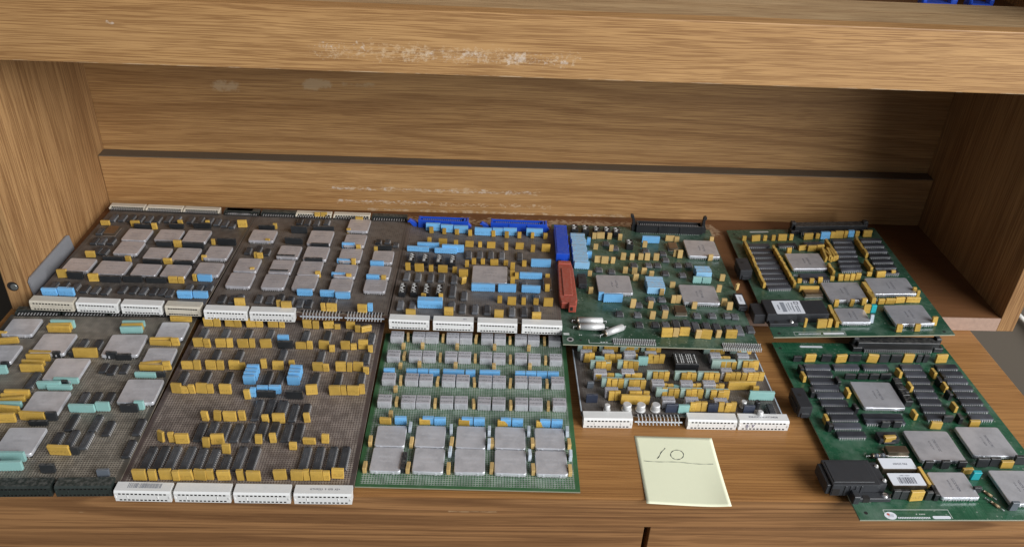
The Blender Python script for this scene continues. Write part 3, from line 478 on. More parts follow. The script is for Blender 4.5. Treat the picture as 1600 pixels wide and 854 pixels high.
 ('cyl',0,[(32.6,40,30,8,8),(33.2,28.1,30,8,8)]),
 ('cyl',0.55,[(57.9,22.5,27,8,8)]),
 ('hdr_k',0,[(160.4,-6,100,0,0)]),
 ('pins',0,[(79.9,8,49,0,0),(200.4,6,44.5,0,0)]),
]),
'F3': dict(o=[870.2, 102.3, 9.0], R=[1.0, -0.00111, 0.0, 0.00111, 1.0, 0.0, 0.0, 0.0, 1.0], W=210.8, H=112.3, items=[
 ('relay',0,[(13.7,91.9,13,9,10.5),(38.1,93.2,13,7.5,10.5),(62.2,92.1,13,8,10.5),(85.7,92.4,13,7,10.5),(157.9,91.2,12,9,10.5),(189.3,91.9,13,8.5,10.5),(25.3,58.4,14,9,10.5),(55.2,59.9,14,8,10.5),(163.9,63.8,12.5,9.5,10.5),(189,64.2,13.5,9,10.5),(84.9,42.6,13.5,9,10.5),(115.7,42.8,13.5,7.5,10.5),(139.9,42.7,13.5,8.5,10.5),(33.9,29.3,14,7.5,10.5),(57.8,30,13.5,7.5,10.5),(91.3,15.7,13.5,8,10.5),(115.7,16,14,7.5,10.5),(145.9,14.9,14,8,10.5)]),
 ('cap_y',0,[(13.6,105.2,5,4,11.5),(19.1,105.3,5,4,11.5),(24.7,105.5,5,4,11.5),(37.7,105.9,5,4,11.5),(43.2,106.1,5.5,4,11.5),(48.8,106.2,5.5,4,11.5),(61.5,105.9,5.5,4,11),(67.2,106,5.5,4,11),(72.9,106.2,5.5,4,11),(85.8,106.1,5.5,4,11.5),(91.7,106.3,5.5,4,11.5),(97.7,106.5,5.5,4,11.5),(158.8,105.2,5.5,4,11.5),(164.7,105.4,5.5,4,11.5),(170.6,105.6,5.5,4,11.5),(190,106.7,5.5,4,11),(195.7,106.9,5.5,4,11),(201.5,107.1,5.5,4,11),(25,72.7,5.5,4,12),(30.8,72.9,5.5,4,12),(36.6,73,5.5,4,12),(55,73.6,5.5,4,12),(60.9,73.8,5.5,4,12),(66.9,73.9,5.5,4,12),(164.8,78.9,5.5,4,11),(170.7,79.1,5.5,4,11),(176.6,79.3,5.5,4,11),(189.1,77.9,6,4,12),(195.2,78.1,6,4,12),(201.4,78.3,6,4,12),(85.2,56.5,5.5,4,12),(91.2,56.7,5.5,4,12),(97.2,56.9,5.5,4,12),(115.7,56.7,5.5,4,12),(121.5,56.8,5.5,4,12),(127.2,57,5.5,4,12),(140.1,56.2,5.5,4,12),(146.1,56.3,5.5,4,12),(152.1,56.5,5.5,4,12),(33.1,43.1,6,4,12),(39.2,43.2,6,4,12),(45.3,43.4,6,4,12),(56.8,42.3,6,4,12),(63,42.5,6,4,12),(69.3,42.6,6,4,12),(90.5,28.7,5.5,4,12),(96.5,28.9,5.5,4,12),(102.6,29.1,5.5,4,12),(115.6,28.7,5.5,4,12),(121.7,28.9,6,4,12),(127.7,29,6,4,12),(141.9,27.9,6.5,4,12),(148.7,28,6.5,4,12),(155.4,28.2,6.5,4,12),(13.4,86.3,6,4,12),(19.7,86.5,6,4,12),(36.1,86.5,6,4,12),(42.4,86.7,6,4,12),(48.8,86.9,6,4,12),(62,89.5,5.5,4,9.5),(68,89.7,5.5,4,9.5),(85.2,86.8,6,4,12),(91.3,87,6,4,12),(97.4,87.1,6,4,12),(163.9,58.1,5.5,4,11.5),(169.9,58.2,5.5,4,11.5),(175.8,58.4,5.5,4,11.5),(181.8,58.6,5.5,4,11.5),(189.4,59.5,6,4,11),(195.6,59.6,6,4,11),(201.8,59.8,6,4,11),(23.1,55.5,6.5,4,9.5),(30,55.7,6.5,4,9.5),(36.9,55.8,6.5,4,9.5),(55.3,56.3,6,4,9.5),(61.5,56.5,6,4,9.5),(67.7,56.7,6,4,9.5),(33.4,23.7,6,4,12),(39.8,23.9,6,4,12),(55.3,24.3,6.5,4,12),(62.2,24.5,6.5,4,12),(69.2,24.6,6.5,4,12),(85,40.6,6.5,4,9),(91.7,40.7,6.5,4,9),(98.3,40.9,6.5,4,9),(116.7,41.4,5.5,4,9),(122.8,41.5,5.5,4,9),(128.8,41.7,5.5,4,9),(140.7,40.6,6,4,9.5),(147,40.8,6,4,9.5),(153.3,40.9,6,4,9.5),(115.5,9,6,4,12),(121.6,9.2,6,4,12),(127.7,9.3,6,4,12),(145.6,8.7,6,4,12),(151.8,8.8,6,4,12),(158.1,9,6,4,12),(161.7,89.4,8.5,4,9),(170.4,89.7,8.5,4,9),(176.6,44.5,30,4,11),(190.2,38.9,6.5,4,9),(57.4,18.1,30,4,11.5)]),
 ('cap_mp',0,[(15.9,106.5,20.5,4,11.5),(40.2,107.3,20,4,11.5),(64.1,107,20.5,4,11.5),(88.6,107.8,22,4,11.5),(160.7,106.7,23.5,4,11.5),(191.4,107.7,23.5,4,11.5),(27.4,75,22,4,11.5),(57.7,75.9,22.5,4,11.5),(164.9,79.8,26.5,4,11.5),(192.1,79.9,23,4,11.5),(87.6,58.8,23.5,4,11.5),(117.8,58.9,23,4,11.5),(142.9,58.5,23,4,11.5),(36.3,45,22,4,11.5),(60.2,44.5,22.5,4,11.5),(93,30.9,23.5,4,11.5),(118.4,30.9,23,4,11.5),(145.7,30,24.5,4,11.5)]),
 ('cap_m',0,[(28.2,85.8,10,3,8.5),(75.8,82.7,11,3,11.5),(46.6,57.5,10.5,3,8),(107.9,41.6,11,3,6.5),(105.8,5.9,11.5,3,10.5),(193.2,28.1,26.5,3,11.5)]),
 ('cap_n',0,[(93.6,6.8,12.5,4,11),(136.8,7.9,10.5,4,11),(12.6,19.9,12,4,11),(174,7,11.5,4,11)]),
 ('cap_g',0,[(13.3,43.2,7,4,8.5)]),
 ('pga',0,[(123.3,83.8,25.5,20.5,10)]),
 ('to',0,[(47.8,9,9,9,8),(62.2,8.9,9,9,8),(77.7,9.3,9,9,8),(27,7.4,6,6,8),(171.3,16.4,6,6,8),(184.5,1.2,6,6,8)]),
 ('cylk',0,[(185.4,15.6,6,6,9)]),
 ('dip',0,[(198.5,9.6,7,16,5)]),
 ('conn_w',0,[(26.7,0,51,0,0),(133.6,0,51.5,0,0),(187,0,52.5,0,0)]),
 ('conn_p',0,[(78.9,0,49,0,0)]),
]),
'E': dict(o=[1101.0, 220.7, 25.1], R=[0.99774, 0.02624, -0.06183, -0.02595, 0.99965, 0.00561, 0.06196, -0.00399, 0.99807], W=206.0, H=250.0, items=[
 ('can',0,[(82.1,156.2,43.5,38,5.5),(107.1,84.3,44.5,39.5,5.5),(167.4,94.8,50.5,35.5,5.5),(99.7,33.5,34,28,5.5),(165.7,33.8,45,37.5,5.5)]),
 ('dipm',1,[(32.3,201.1,8.5,29,4),(32.3,187.4,8.5,29,4),(32.2,174,8.5,29,4),(32.2,160.9,8.5,29,4),(32.2,148,8.5,29,4),(32.1,135.4,8.5,29,4),(32.1,123.1,8.5,29,4),(32.1,111,8.5,29,4),(32,99.1,8.5,29,4),(147.3,210.2,8.5,27,4),(186,211.3,8.5,27,4),(145,197.6,8.5,27,4),(184.6,197.1,8.5,27,4),(142.8,185.4,8.5,27,4),(183.3,183.1,8.5,27,4),(140.6,173.3,8.5,27,4),(182,169.4,8.5,27,4),(138.4,161.5,8.5,27,4),(180.7,156.1,8.5,27,4),(136.3,149.8,8.5,27,4),(179.5,143,8.5,27,4),(134.3,138.4,8.5,27,4),(178.3,130.1,8.5,27,4),(70.6,201.8,8.5,26,4),(105.8,203.5,8.5,26,4),(81.7,124.6,8.5,34,4),(82.5,116.4,8.5,34,4)]),
 ('cap_y',0,[(14.4,201.5,3.5,9.5,8.5),(14.4,191.8,3.5,9.5,8.5),(14.3,182.1,3.5,9.5,8.5),(14.3,172.3,3.5,9.5,8.5),(14.2,162.6,3.5,9.5,8.5),(14.1,152.9,3.5,9.5,8.5),(14.1,143.1,3.5,9.5,8.5),(14,133.4,3.5,9.5,8.5),(13.9,123.7,3.5,9.5,8.5),(13.9,113.9,3.5,9.5,8.5),(13.8,104.2,3.5,9.5,8.5),(49.2,189,3.5,7.5,8.5),(49.4,181.2,3.5,7.5,8.5),(49.6,173.4,3.5,7.5,8.5),(49.9,165.6,3.5,7.5,8.5),(50.1,157.9,3.5,7.5,8.5),(50.3,150.1,3.5,7.5,8.5),(50.5,142.3,3.5,7.5,8.5),(50.7,134.5,3.5,7.5,8.5),(50.9,126.7,3.5,7.5,8.5),(51.1,118.9,3.5,7.5,8.5),(51.3,111.2,3.5,7.5,8.5),(51.5,103.4,3.5,7.5,8.5),(17.3,219.8,5.5,4,7.5),(32.9,217.9,11.5,4,9.5),(45.3,218.9,5,4,8.5),(56.8,218.6,5,4,9),(68.8,218.2,11.5,4,10),(80.9,218.8,5,4,9.5),(104.6,220.4,12.5,4,10),(117.7,222.4,5.5,4,8.5),(138.3,222.7,6,4,10.5),(146.9,222.5,11,4,11.5),(156.1,223.6,5,4,11),(173.4,227.8,5.5,4,8),(186.3,225,11.5,4,10.5),(124.2,201.8,3.5,11.5,8.5),(124.4,189.9,3.5,11.5,8.5),(124.6,178.1,3.5,11.5,8.5),(124.7,166.2,3.5,11.5,8.5),(165,207.8,3.5,11,8.5),(165.1,196.4,3.5,11,8.5),(165.2,185,3.5,11,8.5),(165.4,173.6,3.5,11,8.5),(158,148.6,3.5,11,8.5),(158.6,137.3,3.5,11,8.5),(107.2,140.6,3.5,10,8.5),(107.8,130.1,3.5,10,8.5),(110.3,172.9,3,24,8.5),(113.9,172.8,3,24,8.5),(117.4,172.7,3,24,8.5),(121,172.6,3,24,8.5),(89,191.8,11.5,4,7.5),(100.1,189.7,11,4,9),(111.7,190.8,10,4,9),(68.6,184.4,6,4,9),(61.3,112,5,4,6.5),(76,110.8,5.5,4,7.5),(86.9,110.5,5.5,4,9),(103.3,116.1,5,4,7),(66.5,91.3,23.5,4,9),(113.9,115.8,6,4,10),(121.3,116.4,6.5,4,9.5),(128.2,116.2,5.5,4,10),(135.5,117.2,6.5,4,10.5),(153.1,125.6,6,4,6.5),(166.5,122.4,11.5,4,9),(183.9,128.1,5.5,4,7),(135.9,90.4,5,18.5,8.5),(135.6,71.3,5,18.5,8.5),(77.3,42.2,4,17.5,8.5),(77,24.3,4,17.5,8.5),(144.8,63.2,7.5,4,8),(155.4,64,11.5,4,8),(168,65.2,11.5,4,8),(183.7,65.9,17,4,7.5),(192.6,84.4,4.5,4,9.5),(194.9,78.4,4,4,9),(89.6,59.1,5.5,4,10),(107.8,59.7,5,4,10),(123.6,61.9,6,4,10),(120.8,45.3,8,4,12),(59,16.7,11,4,12),(68,17.5,5,4,12),(40.2,18.2,3,4,12),(144.2,6.6,6.5,4,10),(165.1,7.4,6.5,4,10),(188.8,18,6,4,12)]),
 ('cap_b',0,[(127.3,220.9,12.5,3.5,11.5),(164,225.5,8,3.5,10.5)]),
 ('osc',0,[(69.4,86.5,21.5,16,5)]),
 ('cap_c',0,[(128.7,45.8,6,3.5,11)]),
 ('cap_w',0,[(119.4,24.6,4,3,11)]),
 ('mod',0,[(30.8,40.9,78,30.5,14)]),
 ('blk',0,[(-3.8,136.8,15,30,14)]),
 ('din',0,[(138.7,-10,101.5,0,0)]),
]),
'A': dict(o=[256.1, 259.9, 28.0], R=[0.99956, 0.02954, 0.0, -0.02954, 0.99956, 0.0, 0.0, 0.0, 1.0], W=195.0, H=216.7, items=[
 ('can',0,[(64.3,143.6,30,28,5.5),(66.8,111.2,28.5,29,5.5),(104.3,146,29.5,26.5,5.5),(139.5,146,28.5,29,5.5),(106,100.8,27.5,25,5.5),(140.9,100.9,29,29,5.5),(178.2,108.2,28,29,5.5),(24.2,67.8,31,27,5.5),(65.5,64.3,36,28,5.5),(106.3,62.4,29,24,5.5),(141.5,62.7,29,26.5,5.5),(178.7,69.5,28.5,27.5,5.5)]),
 ('osc',0,[(27.2,154.7,14,20,5)]),
 ('cap_y',0,[(11,173.2,11.5,4,7),(50.4,173.2,11.5,4,9),(77.5,167.6,6.5,4,9.5),(107.2,179.8,6,4,9),(142.4,181,5,4,9),(187.9,182.7,11.5,4,10.5),(26.2,93.6,11,4,9),(75.9,85.3,6.5,4,9),(122.5,125.1,10,4,10.5),(164,134.4,4.5,4,8.5),(124.4,84.9,10.5,4,8.5),(164.2,96.6,6,4,7.5),(14.3,46.1,11.5,4,11),(53.2,40.9,11.5,4,10.5),(144.8,44.4,10.5,4,9),(154,44,6.5,4,9),(168.2,50.3,4.5,4,9.5)]),
 ('cap_b',0,[(17.2,8.8,17,3.5,10),(35.8,9.5,18,3.5,11),(169,13.5,16.5,3.5,10),(186.6,14.7,16.5,3.5,9.5),(180.3,50.2,16.5,3.5,9.5)]),
 ('sip_k',0,[(61.5,171.3,21.5,3,7),(105,128,19.5,3,7.5),(142.4,126.2,26,3,9),(181.1,137.3,23.5,3,10.5),(57.4,87.6,24,3,8),(106.2,84.2,22.5,3,8),(144.5,84.2,21.5,3,8),(30.3,46.8,18.5,3,10),(72.8,42.9,24,3,9),(98.2,44.7,22.5,3,9),(125.5,45,23.5,3,8),(104.2,174.8,19,3,7),(136.9,177.6,23,3,8.5)]),
 ('dip',0,[(13.7,24.8,6.5,16,4),(24.8,26.6,6.5,16,4),(38.8,24.2,6.5,16,4),(51.7,20.8,6.5,16,4),(63.9,19.3,6.5,16,4),(76.2,18.5,6.5,16,4),(93.6,23.1,6.5,16,4),(106.8,22.3,6.5,16,4),(118.2,21.5,6.5,16,4),(130.1,21.6,6.5,16,4),(140.3,21.3,6.5,16,4),(149.5,18.7,6.5,16,4),(167,32.4,6.5,12,4),(179.3,31.9,6.5,12,4),(190,33.3,6.5,12,4),(14.8,189.2,6.5,18,4),(26.4,190.2,6.5,18,4),(38.1,189.9,6.5,18,4),(49.7,190,6.5,18,4),(61.5,189.6,6.5,18,4),(73,189.7,6.5,18,4),(85.9,192.2,6.5,18,4),(97.4,192.7,6.5,18,4),(115.5,192.4,6.5,18,4),(128,193.1,6.5,18,4),(141,192.4,6.5,18,4),(152.3,188.9,6.5,18,4),(163,186.3,6.5,18,4),(173.6,184.1,6.5,18,4),(12.9,152.3,6.5,14,4),(16.3,127.9,6.5,14,4),(26,128.7,6.5,14,4),(36.7,129.5,6.5,14,4),(29.6,105.2,6.5,14,4),(38.8,103.9,6.5,14,4)]),
 ('conn_w',0,[(25.7,0,49.5,0,0),(76.5,0,47,0,0),(126.5,0,46,0,0),(173.1,0,40.5,0,0)]),
 ('conn_rw',0,[(21.9,1,47,0,0),(72,1,49,0,0),(122.2,1,48,0,0)]),
 ('conn_rk',0,[(172,1,38.5,0,0)]),
]),
'B': dict(o=[453.6, 249.0, 28.0], R=[0.9998, 0.02019, 0.0, -0.02019, 0.9998, 0.0, 0.0, 0.0, 1.0], W=208.0, H=221.4, items=[
 ('can',0,[(25.7,159.2,30.5,27.5,5.5),(25,87,27,29,5.5),(25.4,53.7,27.5,29.5,5.5),(68,121.1,25.5,28.5,5.5),(66.8,85.9,25.5,29.5,5.5),(66.2,53.3,25.5,29,5.5),(99.9,159.4,29,34,5.5),(102.3,120,27.5,30.5,5.5),(101.9,84.4,26,30,5.5),(101.9,52.8,25.5,28,5.5),(144,195.2,27,31,5.5),(145.3,155.3,26,29,5.5),(145.4,118.7,26,29.5,5.5),(145.5,81.2,25,28,5.5),(145.1,49.4,25,26.5,5.5),(186.1,116.9,24.5,27.5,5.5),(186.4,81.3,24.5,26.5,5.5),(185.6,51.1,25,25,5.5)]),
 ('cap_y',0,[(83.4,222.6,7.5,4,7.5),(92.1,223.2,8.5,4,7.5),(142.1,212.2,10,4,9),(34.8,186.5,5,4,8.5),(34.7,148,5.5,4,7.5),(132.9,181.6,5,4,7.5),(152.2,138.3,5.5,4,9),(32.9,78.8,5,4,7),(28,111.7,3.5,4,8.5),(33.9,111.4,7,4,8.5),(151.5,103.5,5,4,9),(113.7,72.5,6,4,9),(151.2,68.9,6,4,9),(192.9,68.2,5.5,4,9),(174.6,135,4.5,4,9),(37.7,6.3,11.5,4,11),(82.1,4.7,4.5,4,11),(91.4,2.8,11.5,4,11.5),(133.3,2.3,5,4,11),(142.5,1.9,11.5,4,11),(177.4,1.9,10.5,4,11),(-8.4,187.4,11.5,4,11)]),
 ('cap_b',0,[(138.4,143.6,16,3.5,8),(138.5,106.3,16,3.5,6.5),(137.5,74.4,16,3.5,6.5),(180.9,100.7,16.5,3.5,8.5),(180.2,69.3,15.5,3.5,8.5),(105.9,32.5,17.5,3.5,9),(132.3,31.6,16.5,3.5,9),(150.8,28.9,17,3.5,9),(186,5.1,5.5,3.5,11)]),
 ('sip_k',0,[(24.4,186.1,21,3,7),(68.5,179.3,21,3,11),(67.8,151,22.5,3,10),(99.2,186.6,27,3,8),(65.9,113.7,22.5,3,6.5),(103.1,142.5,22,3,8),(102.3,106.7,21.5,3,8),(65.7,78.7,22,3,6.5),(185.2,144,18,3,7.5)]),
 ('dip',0,[(63.2,204.1,6.5,16,4),(73.5,202.8,6.5,16,4),(85.8,201.6,6.5,16,4),(99.2,204.7,6.5,16,4),(15.5,124.1,6.5,16,4),(27.4,128.6,6.5,16,4),(39.4,122,6.5,16,4),(14.1,16.2,6.5,16,4),(26.3,15.4,6.5,16,4),(33.9,18.9,6.5,16,4),(55.4,18.7,6.5,16,4),(68.5,17.9,6.5,16,4),(79.7,21.7,6.5,16,4),(91.8,17.8,6.5,16,4),(104.1,12.4,6.5,16,4),(114.4,12.1,6.5,16,4),(132.1,18.6,6.5,16,4),(141.2,17.6,6.5,16,4),(174.8,157.9,6.5,11,4),(186.4,158.7,6.5,11,4),(197.9,151.8,6.5,11,4)]),
 ('conn_w',0,[(24.9,0,49,0,0),(77,0,51,0,0)]),
 ('conn_p',0,[(131.7,0,48,0,0),(180.7,0,45,0,0)]),
 ('conn_rk',0,[(-17.7,1,45,0,0),(30.8,1,47,0,0),(181.4,1,48,0,0)]),
 ('conn_rw',0,[(78.3,1,48,0,0),(130.1,1,49.5,0,0)]),
]),
'F1': dict(o=[237.9, -2.6, 11.0], R=[0.9997, -0.02438, 0.0, 0.02438, 0.9997, 0.0, 0.0, 0.0, 1.0], W=208.0, H=255.6, items=[
 ('can',0,[(27.2,224.3,31.5,29.5,6),(24.5,176.3,35.5,28,6),(73.5,193.8,34.5,35.5,6),(103.7,151.2,34.5,34,6),(104.5,99.1,34,33,6),(148.3,192.5,36.5,36,6),(190.7,219.5,28.5,29.5,6),(190.8,173.6,28.5,27.5,6),(189.5,116.9,35,35,6),(103.2,46.3,34,34.5,6)]),
 ('cap_m',0,[(68.6,230.7,25.5,3,10.5),(144.5,233.2,24,3,8.5),(145.9,221.2,23.5,3,9),(185.4,144.5,21.5,3,7),(96.3,127,23,3,9.5),(109.5,135.1,24.5,3,7.5),(106.7,125.1,24,3,6.5),(71,98.2,21.5,3,7.5),(141.8,91.7,24.5,3,10),(161,93.5,13,3,11),(195.4,95.4,9,3,11),(39.8,150.1,10,3,11),(105.9,25.7,22,3,11.5),(108.3,14.5,21.5,3,11)]),
 ('cap_y',0,[(67.2,222.8,24.5,4,9),(67,227.6,24,4,9),(145.2,227.7,22.5,4,9),(192.9,244.1,23.5,4,7),(183.7,199.4,23,4,7),(200.1,199.5,8,4,10.5),(183.9,202.8,23.5,4,8),(187.3,156.5,24,4,7.5),(186.1,161.8,22,4,7.5),(203.7,157.7,7.5,4,11),(8.6,214,14,4,7),(21.6,201.4,22,4,8),(64.8,179.9,22.5,4,7),(66.4,171.3,23.5,4,9),(64.6,164.3,23,4,7),(67.7,153.4,23.5,4,9.5),(112.6,177.9,24.5,4,12),(70.7,114,24,4,9),(69.2,111.9,26.5,4,6.5),(69.1,105.8,24.5,4,6.5),(71.7,91.3,22.5,4,8.5),(99.7,80.3,24.5,4,10.5),(73.3,77.2,23,4,11),(143.8,34.3,19.5,4,12)]),
 ('sip_k',0,[(101.1,178.8,12.5,3,7),(140.9,175.1,11,3,10),(200.3,145.6,9.5,3,7),(187,91.7,17,3,10),(83.3,176.9,8,3,8.5),(110.1,130,6,3,8),(37.9,160.5,7.5,3,7.5),(153.8,173.8,15.5,3,8),(117.9,79.7,10,3,11),(108.2,72.7,17.5,3,6.5),(157.3,34.2,7,3,9.5),(142.6,11.6,12.5,3,11)]),
 ('dip',0,[(101.9,197.2,6.5,17,4),(117.8,196.2,6.5,17,4),(138.7,156.7,6.5,14,4),(148.3,153.6,6.5,14,4),(159.9,155.8,6.5,14,4),(75.4,136.7,6.5,24,4),(135.9,109.2,6.5,17,4),(148.3,109.3,6.5,17,4),(160.7,109.3,6.5,17,4),(138.5,74,6.5,23,4),(161,73,6.5,23,4),(175.5,65.9,6.5,20,4),(134,51.3,6.5,17,4),(147,52.1,6.5,22,4),(160.9,49.5,6.5,22,4),(203.5,67.6,6.5,22,4),(203.8,38.4,6.5,22,4)]),
 ('conn_rk',0,[(30.5,1,49.5,0,0),(82.7,1,49.5,0,0),(134.3,1,48.5,0,0),(188.2,1,49.5,0,0)]),
 ('cap_g',0,[(191.9,7,10.5,3,8)]),
 ('conn_k',0,[(81.2,0,46,0,0),(128.6,0,47,0,0),(179.4,0,49.5,0,0)]),
]),
}
# ------------------------------------------------------------------ things
def tag(o, label, cat, group=None):
    o['label'] = label; o['category'] = cat
    if group: o['group'] = group
    return o
def struct(o): o['kind'] = 'structure'; return o
def empty(name, loc=(0, 0, 0)):
    o = bpy.data.objects.new(name, None); COL.objects.link(o); o.location = Vector(loc)*S; o.empty_display_size = .02; return o
def boxpart(name, parent, dims, mat, bev=.8, seg=2):
    bm = bmesh.new(); bx(bm, *dims, bev, 0, seg); return link(name, new_mesh(name, bm, mat), parent)
def text_mesh(body, size, mat, align='CENTER', ext=.05, sx=1.0):
    c = bpy.data.curves.new('text', 'FONT'); c.body = body; c.size = size*S; c.align_x = align; c.align_y = 'CENTER'; c.extrude = ext*S
    c.resolution_u = 2
    o = bpy.data.objects.new('text', c); COL.objects.link(o); bpy.context.view_layer.update()
    me = bpy.data.meshes.new_from_object(o); bpy.data.objects.remove(o); bpy.data.curves.remove(c)
    me.transform(Matrix.Diagonal((sx, 1, 1, 1))); me.materials.clear(); me.materials.append(mat); return me
# ---- room
bm = bmesh.new(); bx(bm, -4000, 6000, -4000, 647, -760, -740); struct(link('floor', new_mesh('floor', bm, MAT['floorm'])))
bm = bmesh.new(); bx(bm, -4000, 6000, 650, 720, -740, 1900); struct(link('wall', new_mesh('wall', bm, MAT['wall'])))
# ---- desk
desk = tag(empty('desk', (792, 300, -740)), 'brown wood grain desk carrying the hutch and the front row of circuit boards', 'desk')
def dpart(name, dims, mat, bev=.8): o = boxpart(name, None, dims, mat, bev); o.parent = desk; o.matrix_parent_inverse = Matrix.Translation(-desk.location); return o
dpart('tabletop', (216, 1368, 0, 600, -2.6, 0), MAT['desk_top'], .7)
dpart('front_edge', (217, 1367, 1.6, 599, -40, -3.6), MAT['desk_front'], .3)
dpart('top_core', (219, 1365, 5, 598, -3.6, -2.6), MAT['dark'], 0)
dpart('drawer_front', (217, 925.6, 1.9, 22, -230, -40.5), MAT['desk_front'], .5)
dpart('drawer_front', (931.4, 1367, 1.6, 22, -230, -40.5), MAT['desk_front'], .5)
dpart('side_panel', (218, 240, 24, 598, -740, -40.2), MAT['desk_front'], .5)
dpart('side_panel', (1344, 1366, 24, 598, -740, -40.2), MAT['desk_front'], .5)
dpart('back_panel', (240.2, 1343.8, 560, 572, -740, -40.2), MAT['desk_front'], .5)
dpart('drawer_box', (240.5, 1343.5, 22.3, 400, -228, -44), MAT['dark'], .5)
# ---- hutch
hutch = tag(empty('hutch', (820, 400, 0)), 'worn oak hutch with scuffed shelf rail standing on the desk', 'hutch')
def hpart(name, dims, mat, bev=.9): o = boxpart(name, None, dims, mat, bev); o.parent = hutch; o.matrix_parent_inverse = Matrix.Translation(-hutch.location); return o
lp = hpart('side_panel', (219.5, 246.2, 276, 540, .3, 760), MAT['oak_side'], 1.5)
rp = hpart('side_panel', (1400.3, 1421.5, 276, 540, .3, 760), MAT['oak_side'], 1.0)
bp = hpart('bottom_panel', (246.3, 1400.2, 277.2, 522, .3, 19), MAT['brownpanel'], .3)
e = hpart('raw_edge', (246.3, 1400.2, 276.2, 277.1, .4, 18.8), MAT['chipboard'], 0); e['label'] = 'raw particle board front edge'
hpart('back_panel', (246.3, 1400.2, 529, 540, 19.1, 760), MAT['oak_back'], .3)
hpart('back_rail', (246.8, 1399.8, 508, 526, 19.2, 91.6), MAT['oak_cleat'], .5)
hpart('back_rail_cap', (246.8, 1399.8, 508.5, 528.8, 91.7, 92.9), MAT['raw'], 0)
hpart('shelf_rail', (246.3, 1400.2, 276.4, 296, 300.2, 363.6), MAT['oak_rail'], 1.2)
hpart('shelf_ledge', (246.3, 1400.2, 296.1, 382, 344, 363.2), MAT['oak_ledge'], .8)
hpart('shelf', (246.3, 1400.2, 296.1, 531.8, 330, 343.8), MAT['brownpanel'], .5)
# cam fitting hole in the front edge of the left panel
bm = bmesh.new(); bmesh.ops.create_cone(bm, cap_ends=True, segments=20, radius1=6.2, radius2=6.2, depth=.6, matrix=Matrix.Translation((229, 275.9, 34)) @ Matrix.Rotation(math.pi/2, 4, 'X'))
h = link('cam_hole', new_mesh('cam_hole', bm, MAT['dark'])); h.parent = lp
bm = bmesh.new(); bmesh.ops.create_cone(bm, cap_ends=True, segments=16, radius1=4.4, radius2=3.6, depth=1.0, matrix=Matrix.Translation((230, 275.5, 33.3)) @ Matrix.Rotation(math.pi/2, 4, 'X')); bx(bm, 227, 233, 274.6, 275.2, 32.6, 34, .1, 0)
h = link('cam_fitting', new_mesh('cam_fitting', bm, MAT['steelc'])); h.parent = lp
# grey plastic sheet standing against the left side panel
bm = bmesh.new(); pts = [(281, 1), (278, 22), (283, 25.5), (380, 25), (384, 23), (388, 1)]
a = [bm.verts.new((247.2+.00*z, y, 19.2+z)) for y, z in [(p[0], p[1]-1) for p in pts]]; b = [bm.verts.new((249.2, y, 19.2+z)) for y, z in [(p[0], p[1]-1) for p in pts]]
bm.faces.new(a); bm.faces.new(b[::-1])
for i in range(6): bm.faces.new((a[i], b[i], b[(i+1) % 6], a[(i+1) % 6]))
bmesh.ops.recalc_face_normals(bm, faces=bm.faces); 
for v in bm.verts: v.co.y += -2; v.co.z += -6*0
tag(link('plastic_sheet', new_mesh('plastic_sheet', bm, MAT['greysheet'])), 'thin grey plastic sheet standing upright against the left side panel', 'plastic sheet')
# white cable on the wall at the right
bm = bmesh.new()
for i in range(14):
    t0, t1 = i/14, (i+1)/14
    p0, p1 = [Vector((1690+150*t+18*math.sin(3*t), 640, -205-140*t-40*t*t)) for t in (t0, t1)]
    m = Matrix.Translation((p0+p1)/2) @ (p1-p0).to_track_quat('Z', 'Y').to_matrix().to_4x4(); bmesh.ops.create_cone(bm, cap_ends=True, segments=8, radius1=4, radius2=4, depth=(p1-p0).length+1, matrix=m)
tag(link('cable', new_mesh('cable', bm, MAT['cable'], True)), 'pale cable hanging on the wall right of the hutch', 'cable')
# blue connectors lying on the upper shelf
for i, (x, y, lab) in enumerate(((1273, 404, 'blue plastic latch piece on the upper shelf, left of the two'), (1322, 408, 'blue plastic latch piece on the upper shelf, right of the two'))):
    bm = bmesh.new(); k = 1 if i == 0 else .7
    bx(bm, -22*k, 10*k, -8, 10, 0, 16, 1.2); bx(bm, 8*k, 16*k, -6, 4, 0, 22, 2, 0, 2); bx(bm, -24*k, -18*k, -6, 4, 0, 20, 1.5); bx(bm, -16*k, 6*k, -8.6, -7.9, 5, 11, 0, 1)
    tag(link('latch_piece', new_mesh('latch_piece', bm, [MAT['blue'], MAT['dark']]), None, (x, y, 344)), lab, 'plastic piece', 'blue pieces on the upper shelf')
